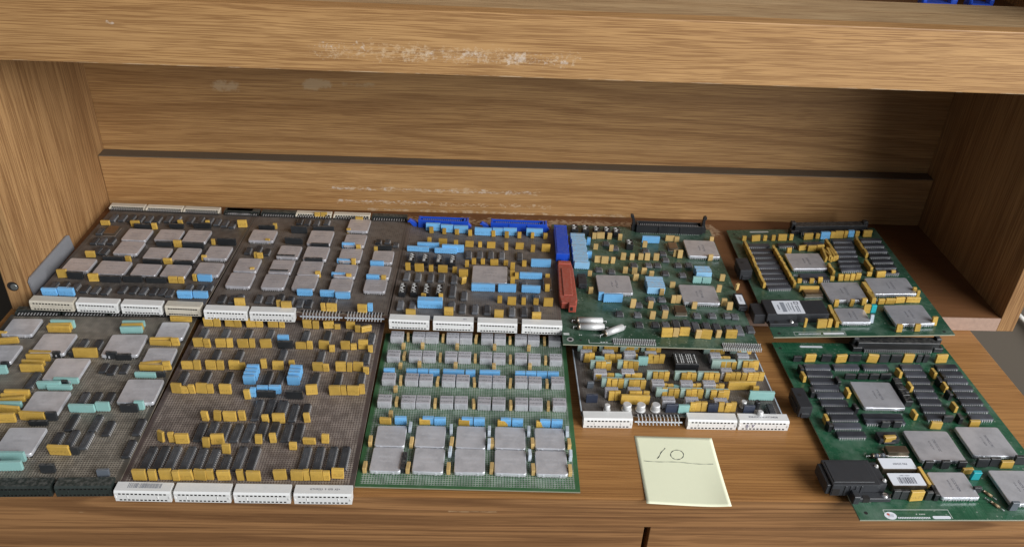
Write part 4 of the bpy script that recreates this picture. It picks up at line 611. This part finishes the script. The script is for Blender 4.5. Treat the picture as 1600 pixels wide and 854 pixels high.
# ---- circuit boards
INFO = {
'A': ('brown grid circuit board with twelve small silver cans, beside the left side panel', ((.060, .052, .046), (.085, .066, .055), (.17, .15, .13), (.02, .018, .016))),
'B': ('brown grid circuit board with columns of silver cans, second from left in back row', ((.075, .062, .055), (.105, .082, .068), (.20, .175, .15), (.025, .02, .018))),
'C': ('brown circuit board with blue headers along its rear edge and a red connector', ((.080, .066, .058), (.11, .088, .075), (.22, .195, .17), (.025, .02, .018))),
'D': ('green circuit board with black latch header and three loose axial capacitors', None),
'E': ('green circuit board with white barcode label, rightmost in the back row', None),
'F1': ('grey brown circuit board with black edge connectors at the front left corner of the desk', ((.060, .054, .045), (.085, .076, .062), (.42, .37, .30), (.03, .026, .022))),
'F2': ('brown circuit board with rows of yellow capacitors, left of the green relay board', ((.062, .047, .043), (.095, .068, .062), (.40, .34, .29), (.03, .024, .022))),
'G': ('green grid circuit board with four rows of grey metal relays and ten large silver cans', ((.030, .105, .038), (.045, .13, .052), (.42, .47, .42), (.03, .06, .035))),
'F3': ('small circuit board packed with yellow capacitor rows above the paper note', ((.065, .055, .050), (.09, .075, .066), (.22, .20, .18), (.02, .018, .016))),
'H': ('green circuit board with black square module at the front right corner of the desk', None)}
EDGE = {'G': 'epoxy', 'D': 'epoxy', 'E': 'epoxy', 'H': 'epoxy'}
GB = {'D': greenboard('solder_mask_dull_green', (.030, .072, .044), (.055, .105, .075), .7), 'E': greenboard('solder_mask_mid_green', (.022, .075, .044), (.045, .11, .07), .6), 'H': greenboard('solder_mask_green', (.016, .085, .042), (.035, .13, .07), .55)}
NAMES = {'cap_y': 'capacitor', 'cap_t': 'capacitor', 'cap_a': 'capacitor', 'cap_b': 'resistor_network', 'cap_m': 'resistor_network', 'cap_mp': 'resistor_network', 'sip_k': 'resistor_network', 'cap_k': 'capacitor', 'cap_n': 'relay', 'cap_w': 'capacitor', 'cap_c': 'capacitor', 'cap_g': 'block'}
def hdr(w, mat, latch, h=9, d=9):
    bm = bmesh.new(); bx(bm, -w/2, w/2, -d/2, -d/2+1.4, .2, h, .3); bx(bm, -w/2, w/2, d/2-1.4, d/2, .2, h, .3); bx(bm, -w/2, w/2, -d/2+1.4, d/2-1.4, .3, 2.4)
    for s in (-1, 1): a, b = sorted((s*w/2, s*(w/2-3))); bx(bm, a, b, -d/2+.05, d/2-.05, .3, h+.6, .4)
    for x in (-w*.16, w*.16): bx(bm, x-1.2, x+1.2, -d/2-.8, -d/2+.2, .3, h-1, .2)
    n = int((w-10)/2.54)
    for i in range(n):
        for y in (-1.3, 1.3): bx(bm, (i-(n-1)/2)*2.54-.3, (i-(n-1)/2)*2.54+.3, y-.3, y+.3, 2.2, h-1.5, 0, 1)
        bx(bm, (i-(n-1)/2)*2.54-.3, (i-(n-1)/2)*2.54+.3, -d/2-1.6, -d/2-1.0, -.2, .9, 0, 1)
    me = new_mesh('box_header', bm, [mat, MAT['tin']])
    bm = bmesh.new(); L = latch
    pr = [(-3.0, 0), (3.2, 0), (3.6, h*.55), (2.0, h+.5), (2.2, L*.78), (4.2, L*.86), (4.0, L), (.2, L*.98), (-1.4, L*.7), (-2.6, h*.6)]
    fs = prism(bm, pr, -2.6, 2.6)
    for v in bm.verts: v.co = Vector((v.co.x, v.co.z, v.co.y))
    bmesh.ops.recalc_face_normals(bm, faces=bm.faces); bmesh.ops.bevel(bm, geom=list(bm.edges), offset=.3, segments=1, affect='EDGES')
    return me, new_mesh('latch', bm, mat)
def put_header(root, u, v, w, mat, latch, rot=0, h=9, d=9, lean=.15):
    me, lt = hdr(w, mat, latch, h, d); o = link('box_header', me, root, (u, v, 0), (0, 0, rot))
    for s in (-1, 1):
        l = link('latch', lt, o, (s*(w/2+2.0), 0, .4), (0, -lean*s if s > 0 else lean, 0 if s > 0 else math.pi))
    return o
def din(w, root, u, v):
    bm = bmesh.new(); bx(bm, -w/2, w/2, -6.5, 6.5, .2, 12.5, .6); bx(bm, -w/2-5, -w/2+6, -8, 5, .1, 6.5, .6); bx(bm, w/2-6, w/2+5, -8, 5, .1, 6.5, .6)
    bx(bm, -w/2-4, -w/2+3, -2, 6, 6.3, 15.5, 1.0); bx(bm, w/2-3, w/2+4, -2, 6, 6.3, 15.5, 1.0); bx(bm, -w/2+8, w/2-8, -8.4, -6.4, .2, 4.2, .3)
    n = int((w-16)/2.54)
    for i in range(n):
        x = (i-(n-1)/2)*2.54; bx(bm, x-.4, x+.4, -9.4, -6.4, .2, 3.4, 0, 1); bx(bm, x-.75, x+.75, -6.7, -6.4, 5, 9.5, 0, 2)
    for s in (-1, 1): cylz(bm, s*(w/2+1.5), -5.5, 6.4, 6.9, 2.2, n=12, mi=2)
    return link('card_connector', new_mesh('card_connector', bm, [MAT['black'], MAT['tin'], MAT['dark']]), root, (u, v, 0))
def m_switch(w, d, h):
    def f():
        bm = bmesh.new(); bx(bm, -w/2, w/2, -d/2, d/2, .3, h, .4); n = int(d/2.4); rnd = random.Random(int(d*10))
        bx(bm, -w/2+.7, w/2-.7, -d/2+.7, d/2-.7, h-.05, h+.06, 0, 2)
        for i in range(n):
            y = (i-(n-1)/2)*2.4; sh = rnd.choice((-.9, .9)); bx(bm, -1.4+sh, 1.4+sh, y-.4, y+.4, h, h+.5, .1, 1)
            bx(bm, -w/2+.9, -w/2+1.8, y-.3, y+.3, h, h+.12, 0, 1)
        return new_mesh('switch_bank', bm, [MAT['black'], MAT['white'], MAT['dark']])
    return cached(('dsw', w, d, h), f)
def m_axial(L, D, mat, leads=True):
    def f():
        bm = bmesh.new(); R = D/2; my = Matrix.Rotation(math.pi/2, 4, 'Y')
        def c(x0, x1, r0, r1, mi, n=18):
            q = bmesh.ops.create_cone(bm, cap_ends=True, segments=n, radius1=r0, radius2=r1, depth=x1-x0, matrix=Matrix.Translation(((x0+x1)/2, 0, R)) @ my)
            for v in q['verts']:
                for f_ in v.link_faces: f_.material_index = mi
        c(-L/2+3, L/2-.8, R, R, 0); c(-L/2+1.8, -L/2+3, R*.9, R*.9, 0); c(-L/2, -L/2+1.8, R, R, 2); c(L/2-.8, L/2, R, R*.85, 0); c(L/2, L/2+.2, R*.6, R*.6, 3)
        c(-L/2-5, -L/2, .4, .4, 1, 6); c(L/2+.2, L/2+4, .4, .4, 1, 6)
        bx(bm, L/2+3.6, L/2+4.3, -.35, .35, 0, R+.4, 0, 1); bx(bm, -L/2-5.3, -L/2-4.6, -.35, .35, 0, R+.4, 0, 1)
        me = new_mesh('axial_capacitor', bm, [mat, MAT['tin'], MAT['osc'], MAT['dark']])
        for p in me.polygons: p.use_smooth = len(p.vertices) == 4
        return me
    return cached(('axial', L, D, mat.name), f)
def m_to(D, h):
    def f():
        bm = bmesh.new(); cylz(bm, 0, 0, .6, 1.3, D/2+.9, n=24); cylz(bm, 0, 0, 1.3, h-.6, D/2, n=24); cylz(bm, 0, 0, h-.6, h, D/2, D/2-.6, 24); cylz(bm, 0, 0, -.2, .6, D*.3, n=10, mi=1)
        return new_mesh('transistor_can', bm, [MAT['alu'], MAT['dark']])
    return cached(('to', D, h), f)
def m_cyl(D, h, mat):
    def f():
        bm = bmesh.new(); cylz(bm, 0, 0, 0, h-.5, D/2, n=20); cylz(bm, 0, 0, h-.5, h, D/2, D/2-.5, 20); return new_mesh('capacitor', bm, mat)
    return cached(('cyl', D, h, mat.name), f)
def m_block(w, d, h):
    def f():
        bm = bmesh.new(); bx(bm, -w/2, w/2, -d/2, d/2, .3, h, .8, 0, 2); bx(bm, -w/2-1, -w/2+2, -d*.3, d*.3, .3, h*.6, .4); cylz(bm, -w*.1, d*.12, h-.1, h+.1, min(2.2, w*.16), n=14, mi=1)
        bx(bm, -w*.3, w*.3, -d/2-1.2, -d/2+.2, .3, h*.45, .3)
        return new_mesh('black_module', bm, [MAT['blackm'], MAT['dark']])
    return cached(('blk', w, d, h), f)
def m_osc(w, d, h):
    def f():
        bm = bmesh.new(); bx(bm, -w/2, w/2, -d/2, d/2, .9, h, .8, 0, 2); bx(bm, -w/2-.6, w/2+.6, -d/2-.6, d/2+.6, .4, 1.1, .1, 1)
        return new_mesh('oscillator', bm, [MAT['osc'], MAT['steel']])
    return cached(('osc', w, d, h), f)
def label_plate(w, d): 
    def f():
        bm = bmesh.new(); prism(bm, rounded(w, d, 1.2), 0, .12); return new_mesh('label', bm, MAT['label'])
    return cached(('label', w, d), f)
def barcode(w, d, seed=1, mat=None):
    bm = bmesh.new(); r = random.Random(seed); x = -w/2
    while x < w/2-.6:
        t = r.choice((.35, .35, .6, .9)); bx(bm, x, x+t, -d/2, d/2, 0, .06); x += t+r.choice((.35, .5, .8))
    return new_mesh('barcode', bm, mat or MAT['ink'])
def lines_mesh(rects, mat):
    bm = bmesh.new()
    for x0, x1, y0, y1 in rects: bx(bm, x0, x1, y0, y1, 0, .06)
    return new_mesh('printed_lines', bm, mat)
def screw(root, u, v, z, r=2.6):
    bm = bmesh.new(); cylz(bm, 0, 0, 0, 1.6, r, r*.7, 14); bx(bm, -r*.8, r*.8, -.3, .3, 1.45, 1.75, 0, 1); return link('screw', new_mesh('screw', bm, [MAT['steel'], MAT['dark']], False), root, (u, v, z))
ROOT = {}
for key in ('A', 'B', 'C', 'D', 'E', 'F1', 'F2', 'G', 'F3', 'H'):
    bd = BOARDS[key]; W, H = bd['W'], bd['H']; lab, pf = INFO[key]
    root = empty('circuit_board', bd['o']); r = bd['R']; root.rotation_euler = Matrix((r[0:3], r[3:6], r[6:9])).to_euler(); tag(root, lab, 'circuit board', 'circuit boards laid out on the desk'); ROOT[key] = root
    # substrate
    mat = perf('grid_board_'+key.lower(), *pf, W, H, {'B': .35, 'C': .4, 'A': .15}.get(key, 0)) if pf else GB[key]
    bm = bmesh.new(); bx(bm, 0, W, 0, H, -1.6, 0, .15)
    for f_ in bm.faces:
        if abs(f_.normal.z) < .5: f_.material_index = 1
    link('board', new_mesh('board', bm, [mat, MAT[EDGE.get(key, 'epoxyb')]]), root)
    nconn = 0
    for kind, rot, items in bd['items']:
        for (u, v, w_, d_, h_) in items:
            if kind == 'sip_k' and key in 'AB': v -= 2.5
            rr = math.pi/2 if rot == 1 else rot
            if kind in ('cap_b', 'cap_m', 'cap_mp', 'sip_k'): link(NAMES[kind], m_sip(q5(w_), d_, h_, MAT[kind]), root, (u, v, 0), (random.gauss(0, .025), 0, rr+random.gauss(0, .02)))
            elif kind in NAMES: link(NAMES[kind], m_box(q5(w_), 3.0 if d_ == 4 else d_, h_, MAT[kind]), root, (u, v, 0), (random.gauss(0, .06), random.gauss(0, .03), rr+random.gauss(0, .06)))
            elif kind in ('dip', 'dipg', 'dipm'): link('chip', m_dip(w_, q5(d_, 2.5), h_, MAT[{'dip': 'chip', 'dipg': 'chipg', 'dipm': 'chipm'}[kind]], kind == 'dipm'), root, (u, v, 0), (0, 0, rr+random.gauss(0, .008)))
            elif kind == 'can': link('metal_can', m_can(q5(w_+1.2, 1), q5(d_+(3.4 if key == 'G' else .9), 1), h_, MAT['lid_p' if key in 'DEH' else 'lid_d' if key in 'ABC' else 'lid']), root, (u, v, 0), (random.gauss(0, .006), random.gauss(0, .006), random.gauss(0, .008)))
            elif kind == 'relay': link('relay', m_relay(q5(w_), d_, h_), root, (u, v, 0), (random.gauss(0, .01), 0, random.gauss(0, .01)))
            elif kind == 'osc': link('oscillator', m_osc(w_, d_, h_), root, (u, v, 0))
            elif kind == 'blk': link('black_module', m_block(w_, d_, h_), root, (u, v, 0))
            elif kind == 'dsw': link('switch_bank', m_switch(w_, d_, h_), root, (u, v, 0), (0, 0, random.gauss(0, .01)))
            elif kind in ('conn_w', 'conn_k'):
                dirty = key == 'A' and nconn in (0, 3); nconn += 1
                m_ = MAT['blackg'] if kind == 'conn_k' else MAT['ivory'] if dirty else MAT['white']
                c = link('edge_connector', m_conn(q5(w_-1.2), m_), root, (u, 0, 0), (0, 0, random.gauss(0, .004)))
                if key == 'F2' and nconn == 1:
                    link('barcode', barcode(30, 5.6, 5, MAT['inkg']), c, (1, -1.6, 3.45))
                if key == 'F2' and nconn == 4: link('printed_text', text_mesh('GTH9223  9  078  A5+', 3.0, MAT['ink'], sx=.95), c, (1.5, -2.6, 3.45))
                if key == 'F3' and nconn == 3:
                    link('printed_text', text_mesh('8384592276197TA828', 3.2, MAT['ink'], sx=1.02), c, (0, -2.6, 3.45))
                    link('pen_marks', text_mesh('0  Y', 5.5, MAT['inkb'], ext=.1), c, (-14, -9.5, -3.2), (math.pi/2, 0, 0))
                if key == 'C' and nconn == 2: link('pen_marks', text_mesh('2ln', 3.4, MAT['inkb']), c, (13, -2.2, 3.45))
            elif kind in ('conn_rw', 'conn_rk'): link('edge_connector', m_rear(q5(w_), MAT['ivory' if kind == 'conn_rw' else 'blackg']), root, (u, H, 0))
            elif kind == 'conn_p': link('pin_strip', m_pinconn(q5(w_)), root, (u, 0, 0))
            elif kind == 'pins':
                bm = bmesh.new(); n = int(w_/2.0)
                bx(bm, -w_/2, w_/2, -1.6, 1.6, .1, .9, .1, 1)
                for i in range(n): x = (i-(n-1)/2)*2.0; bx(bm, x-.45, x+.45, -6, -.4, .5, 1.4, .1, 0); bx(bm, x-.45, x+.45, -6.4, -5.4, -3, 1.0, .1, 0); bx(bm, x-.4, x+.4, .6, 1.2, .5, 3.5, 0, 0)
                link('pin_strip', new_mesh('pin_strip', bm, [MAT['tin'], MAT['dark']]), root, (u, v, 0))
            elif kind == 'hdr_b': put_header(root, u, H-7, w_-6, MAT['blue'], 14, h=12, d=11, lean=.8)
            elif kind == 'hdr_k': put_header(root, u+1, H-9, w_-8, MAT['black'], 25, h=12, d=13, lean=.12)
            elif kind == 'din': din(w_-4, root, u, H-9)
            elif kind == 'net':
                n = max(2, round(d_/5.2)); st = d_/n
                for i in range(n): link('resistor_network', m_sip(q5(w_), q5(st-.2), h_, MAT['cap_bp']), root, (u+random.gauss(0, .4), v-d_/2+(i+.5)*st, 0), (random.gauss(0, .03), 0, random.gauss(0, .02)))
            elif kind == 'lab':
                o = link('black_module', m_block(w_+2, d_, h_), root, (u, v, 0)); link('label', label_plate(8, 20), o, (0, 1, h_+.1))
                link('printed_lines', lines_mesh([(-.8, -.2, -4, 6), (.6, 1.0, -4, 5)], MAT['inkg']), o, (0, 1, h_+.24))
            elif kind in ('lab1', 'lab2'):
                bm = bmesh.new(); bx(bm, -w_/2, w_/2, -d_/2, d_/2, .6, h_, .6, 0, 2); o = link('metal_case', new_mesh('metal_case', bm, MAT['osc']), root, (u, v, 0))
                link('label', label_plate(w_-1.2, d_-1.2), o, (0, 0, h_))
                if kind == 'lab1': link('printed_text', text_mesh('P/N 333459', 3.6, MAT['ink'], sx=.8), o, (2.5, -.5, h_+.15), (0, 0, math.pi))
                else:
                    link('barcode', barcode(17, 8, 3), o, (0, -1.5, h_+.15)); link('printed_text', text_mesh('-2305-12887-', 2.0, MAT['inkg']), o, (0, 4.6, h_+.15), (0, 0, math.pi))
            elif kind == 'mod':
                bm = bmesh.new(); bx(bm, -w_/2+6, 2, -d_/2, d_/2, .4, h_, .9, 0, 2); bx(bm, 2.1, w_/2, -d_/2+1, d_/2-1, .4, h_-1.5, .8, 0, 2); bx(bm, -w_/2-8, -w_/2+5.9, -d_/2+3, d_/2-3, -2, h_-3, .9, 0, 2); bx(bm, -w_/2+8, 2, -d_/2-7, -d_/2-.1, .3, 5.0, .5); cylz(bm, -w_/2+16, -d_/2-3.5, 4.9, 5.2, 2.6, n=14, mi=1)
                o = link('transceiver_module', new_mesh('transceiver_module', bm, [MAT['blackm'], MAT['dark']]), root, (u, v, 0)); screw(o, -w_/2+34, -d_/2-3.5, 5.0)
                lx = 25.2-u; ly = 39.2-v
                link('label', label_plate(33, 27), o, (lx, ly, h_+.02))
                link('printed_lines', lines_mesh([(-12, -10.6, -5, 5), (-8, -3.2, -9.5, 10), (-1, -.2, -8, 7), (1.5, 2.6, -6, 9), (4.6, 6, -9, 3), (5.2, 6.4, 4, 9), (8.6, 9.8, -10, 3), (11, 12.2, -10, 4)], MAT['inkg']), o, (lx, ly, h_+.17))
                link('logo', lines_mesh([(8.6, 9.6, 6, 11), (12.6, 13.6, 6, 11), (9.6, 12.6, 10.2, 11), (9.6, 12.6, 6, 6.8)], MAT['ink']), o, (lx, ly, h_+.17))
            elif kind == 'mod2':
                bm = bmesh.new(); bx(bm, -w_/2+2, w_/2-7, -d_/2, d_/2, .4, h_-1.5, .8, 0, 2); bx(bm, -w_/2+4, w_/2-12, -d_/2+3, d_/2-3, h_-1.6, h_-.9, .3); bx(bm, -w_/2+20, w_/2, -d_/2+2, d_/2-2, .4, h_-2.4, .9, 0, 2); bx(bm, -w_/2-2, -w_/2+2.1, -d_/2+2, d_/2-2, .4, h_-4, .6); [bx(bm, -w_/2+14+i*5, -w_/2+16+i*5, -d_/2-.6, -d_/2+.3, 1, h_-3, .2) for i in range(4)]
                bx(bm, -w_/2+3, -w_/2+10, -d_/2-.3, -d_/2+.4, 2, 9, 0, 1); bx(bm, -w_/2+26, w_/2+2, -d_/2-8, -d_/2-.1, .3, 5, .5); bx(bm, -w_/2+20, -w_/2+26, -d_/2-10, -d_/2-.1, -3, 9, .6); bx(bm, -w_/2+30, -w_/2+36, -d_/2-8.3, -d_/2-4, .3, 5.3, 0, 1)
                o = link('transceiver_module', new_mesh('transceiver_module', bm, [MAT['blackm'], MAT['dark']]), root, (u, v, 0)); screw(o, w_/2-3, -d_/2-4, 5.0, 3.2)
                for yy in (-d_/2+6, d_/2-8): link('screw', m_to(2.2, 3), o, (w_/2-1.5, yy, h_-3))
            elif kind == 'cyl': link('axial_capacitor', m_axial(w_, d_, MAT['alu']), root, (u, v, .2), (0, 0, rr))
            elif kind == 'cylb': link('diode', m_axial(w_, d_, MAT['cap_g']), root, (u, v, .4))
            elif kind == 'res': link('resistor', m_axial(w_, d_, MAT['resistor']), root, (u, v, .3), (0, 0, rr))
            elif kind == 'to': link('transistor_can', m_to(w_, h_), root, (u, v, 0))
            elif kind == 'cylk': link('capacitor', m_cyl(w_, h_, MAT['black']), root, (u, v, 0))
            elif kind == 'pga':
                bm = bmesh.new(); bx(bm, -w_/2-.5, w_/2+.5, -d_/2, d_/2, .4, h_, .5); 
                for xa in (-13, -7.5, -4.5, 1.5, 4.5, 7.5, 13):
                    for i in range(6): y = -d_/2+3+i*(d_-7)/5; bx(bm, xa*.8-.5, xa*.8+.5, y-.6, y+.6, h_, h_+.5, .1, 1)
                link('jumper_block', new_mesh('jumper_block', bm, [MAT['black'], MAT['white']]), root, (u, v, 0))
            else: print('UNBUILT', kind)
# ---- special parts
c = ROOT['C']
o = put_header(c, 206, 174, 76, MAT['blue'], 12, math.pi/2, h=11, d=17, lean=.9); o['label'] = 'blue box header on the right edge'; boxpart('cover', o, (-35, 35, -7, 7, 8, 11.6), MAT['blue'], .5)
bm = bmesh.new(); pr = [(-9, -45), (7, -45), (10, -38), (9, 30), (7, 46), (-10, 46), (-10, 30), (-11, -30)]
fs = prism(bm, pr, .3, 9); bmesh.ops.recalc_face_normals(bm, faces=bm.faces); bmesh.ops.bevel(bm, geom=list(bm.edges), offset=.8, segments=1, affect='EDGES')
bx(bm, -1, 8, -52, -44, .3, 10, 1.2, 0, 2); bx(bm, -6, 5, -30, 30, 8.9, 10.2, .5); bx(bm, 1, 4, -52.3, -51.6, 3, 8, 0, 1); bx(bm, -9.5, 6.5, 40, 47, .3, 10.5, .8)
link('red_connector', new_mesh('red_connector', bm, [MAT['red'], MAT['dark']]), c, (208.5, 75, 0), (0, 0, 0))
def hole(root, u, v, r, ring=False):
    bm = bmesh.new(); cylz(bm, 0, 0, -.5, .06, r, n=16)
    if ring: cylz(bm, 0, 0, -.4, .03, r*1.8, n=18, mi=1)
    link('mounting_hole', new_mesh('mounting_hole', bm, [MAT['dark'], MAT['tin']]), root, (u, v, 0))
def silk(root, rects, name='silkscreen', mat=None):
    bm = bmesh.new()
    for x0, x1, y0, y1 in rects: bx(bm, x0, x1, y0, y1, .0, .05)
    return link(name, new_mesh(name, bm, mat or MAT['silk']), root)
h_ = ROOT['H']
hole(h_, 8.8, 8.1, 1.8); hole(h_, 6.8, 252.6, 1.8); hole(h_, 200, 252, 1.8)
silk(h_, [(26, 87.5, 11.6, 12.1), (87, 87.5, 1.6, 11.6), (26, 26.5, 6, 11.6)])
silk(h_, [(36.5+i*1.6, 37.6+i*1.6, 1.6, 3.4) for i in range(19)], 'barcode', MAT['label'])
bm = bmesh.new(); prism(bm, rounded(17, 3.4, 1.6), .0, .12); link('sticker', new_mesh('sticker', bm, MAT['label']), h_, (77.5, 2.9, 0))
bm = bmesh.new(); prism(bm, [(5.6*math.cos(a*math.pi/12), 4.4*math.sin(a*math.pi/12)) for a in range(24)], 0, .12); st = link('sticker', new_mesh('sticker', bm, MAT['label']), h_, (30.5, 5.0, 0))
bm = bmesh.new(); cylz(bm, -1.6, 1.4, .1, .2, 1.4, n=10); bx(bm, -2.5, 2.5, -1.6, -1.2, .1, .2, 0, 1); bx(bm, -1.5, 3, -.4, 0, .1, .2, 0, 1); bx(bm, 0, 3, .7, 1.1, .1, .2, 0, 1); link('stamp', new_mesh('stamp', bm, [MAT['stickred'], MAT['inkg']]), st)
bm = bmesh.new(); prism(bm, rounded(27, 3.4, 1.6), .0, .12); link('sticker', new_mesh('sticker', bm, MAT['label']), h_, (44.5, 255.8, 0))
silk(h_, [(55+i*1.5, 56+i*1.5, 6.2, 7.2) for i in (0, 2, 3, 4, 5)], 'silkscreen')
e_ = ROOT['E']
hole(e_, 8.1, 7, 1.8); hole(e_, 8.1, 238, 1.8); hole(e_, 196, 6, 1.8)
silk(e_, [(25, 83.5, 9.0, 9.5), (83, 83.5, 2.2, 9), (25, 25.5, 2.2, 9), (25, 83.5, 2.0, 2.5)])
bm = bmesh.new(); prism(bm, rounded(24, 3.0, 1.2), .0, .12); link('sticker', new_mesh('sticker', bm, MAT['label']), e_, (70, 5.4, 0))
silk(e_, [(30+i*1.6, 31.2+i*1.6, 4.6, 6.2) for i in range(16)], 'barcode', MAT['label'])
bm = bmesh.new(); prism(bm, rounded(26, 3.6, 1.4), .0, .12); link('sticker', new_mesh('sticker', bm, MAT['silk']), e_, (44, 243.5, 0))
d_ = ROOT['D']
hole(d_, 8.5, 9, 2.2, True); hole(d_, 20, 8.5, 1.4)
silk(d_, [(29, 56, 3.4, 4.0), (29, 29.6, 4.0, 10), (55.4, 56, 4.0, 9), (42, 44, 5, 6.4), (45, 47, 5, 6.4), (48, 50, 5, 6.4), (1.5, 8, 17, 21), (19, 20.2, 17, 18.5), (21, 22.2, 17, 18.5)])
f3 = ROOT['F3']
silk(f3, [(209.2, 210.4, 6, 108), (.5, 1.6, 6, 108)], 'edge_strip', MAT['cap_w'])
# ---- paper note
def note_z(s, t):   # s across 0..1, t from rear 0 to front 1
    return .12+2.0*max(0, t-.45)**1.6*(1+.6*s)+5*(max(0, s-.7)/.3)**2*max(0, t-.3)**1.3*.55+.6*math.sin(5*s+2*t)*t*.4
NC = [(923, 82.7), (1001.5, 81.2), (921.0, -6.5), (998.5, -10.5)]
def note_p(s, t, dz=0):
    a = Vector(NC[0])*(1-s)+Vector(NC[1])*s; b = Vector(NC[2])*(1-s)+Vector(NC[3])*s; p = a*(1-t)+b*t; return Vector((p.x, p.y, note_z(s, t)+dz))
bm = bmesh.new(); n = 24; top = [[bm.verts.new(note_p(i/n, j/n, .12)) for i in range(n+1)] for j in range(n+1)]; bot = [[bm.verts.new(note_p(i/n, j/n, 0)) for i in range(n+1)] for j in range(n+1)]
for j in range(n):
    for i in range(n):
        bm.faces.new((top[j][i], top[j+1][i], top[j+1][i+1], top[j][i+1])); bm.faces.new((bot[j][i], bot[j][i+1], bot[j+1][i+1], bot[j+1][i]))
for i in range(n):
    for A, B_ in (((0, i), (0, i+1)), ((n, i+1), (n, i)), ((i+1, 0), (i, 0)), ((i, n), (i+1, n))): bm.faces.new((top[A[0]][A[1]], top[B_[0]][B_[1]], bot[B_[0]][B_[1]], bot[A[0]][A[1]]))
note = tag(link('paper_note', new_mesh('paper_note', bm, MAT['paper'], True)), 'pale yellow paper note with handwritten 10 at the front edge of the desk', 'note')
def stroke(bm, pts, wd):
    L = []; 
    for k, (s, t) in enumerate(pts):
        a = pts[max(0, k-1)]; b = pts[min(len(pts)-1, k+1)]; p = note_p(s, t, .16); d = note_p(*b)-note_p(*a); nrm = Vector((-d.y, d.x, 0)).normalized()*wd*(.7+.3*math.sin(k*1.7))/2; L.append((bm.verts.new(p+nrm), bm.verts.new(p-nrm)))
    for a, b in zip(L, L[1:]): bm.faces.new((a[0], a[1], b[1], b[0]))
def wr(name, pts, wd):
    bm = bmesh.new(); stroke(bm, pts, wd); bmesh.ops.recalc_face_normals(bm, faces=bm.faces)
    for f_ in bm.faces:
        if f_.normal.z < 0: f_.normal_flip()
    o = link(name, new_mesh(name, bm, MAT['pen'])); o.parent = note; return o
wr('handwritten_digit', [(.235+.125*k/8+.006*math.sin(k), .345-.165*k/8) for k in range(9)], 1.2)
wr('handwritten_digit', [(.50+.092*math.cos(a*math.pi/14+.6)+.018*math.sin(a*math.pi/14), .275-.072*math.sin(a*math.pi/14+.6)) for a in range(30)], 1.1)
wr('handwritten_line', [(.06+.87*k/20, .385+.012*k/20+.006*math.sin(k*.5)) for k in range(21)], .8)
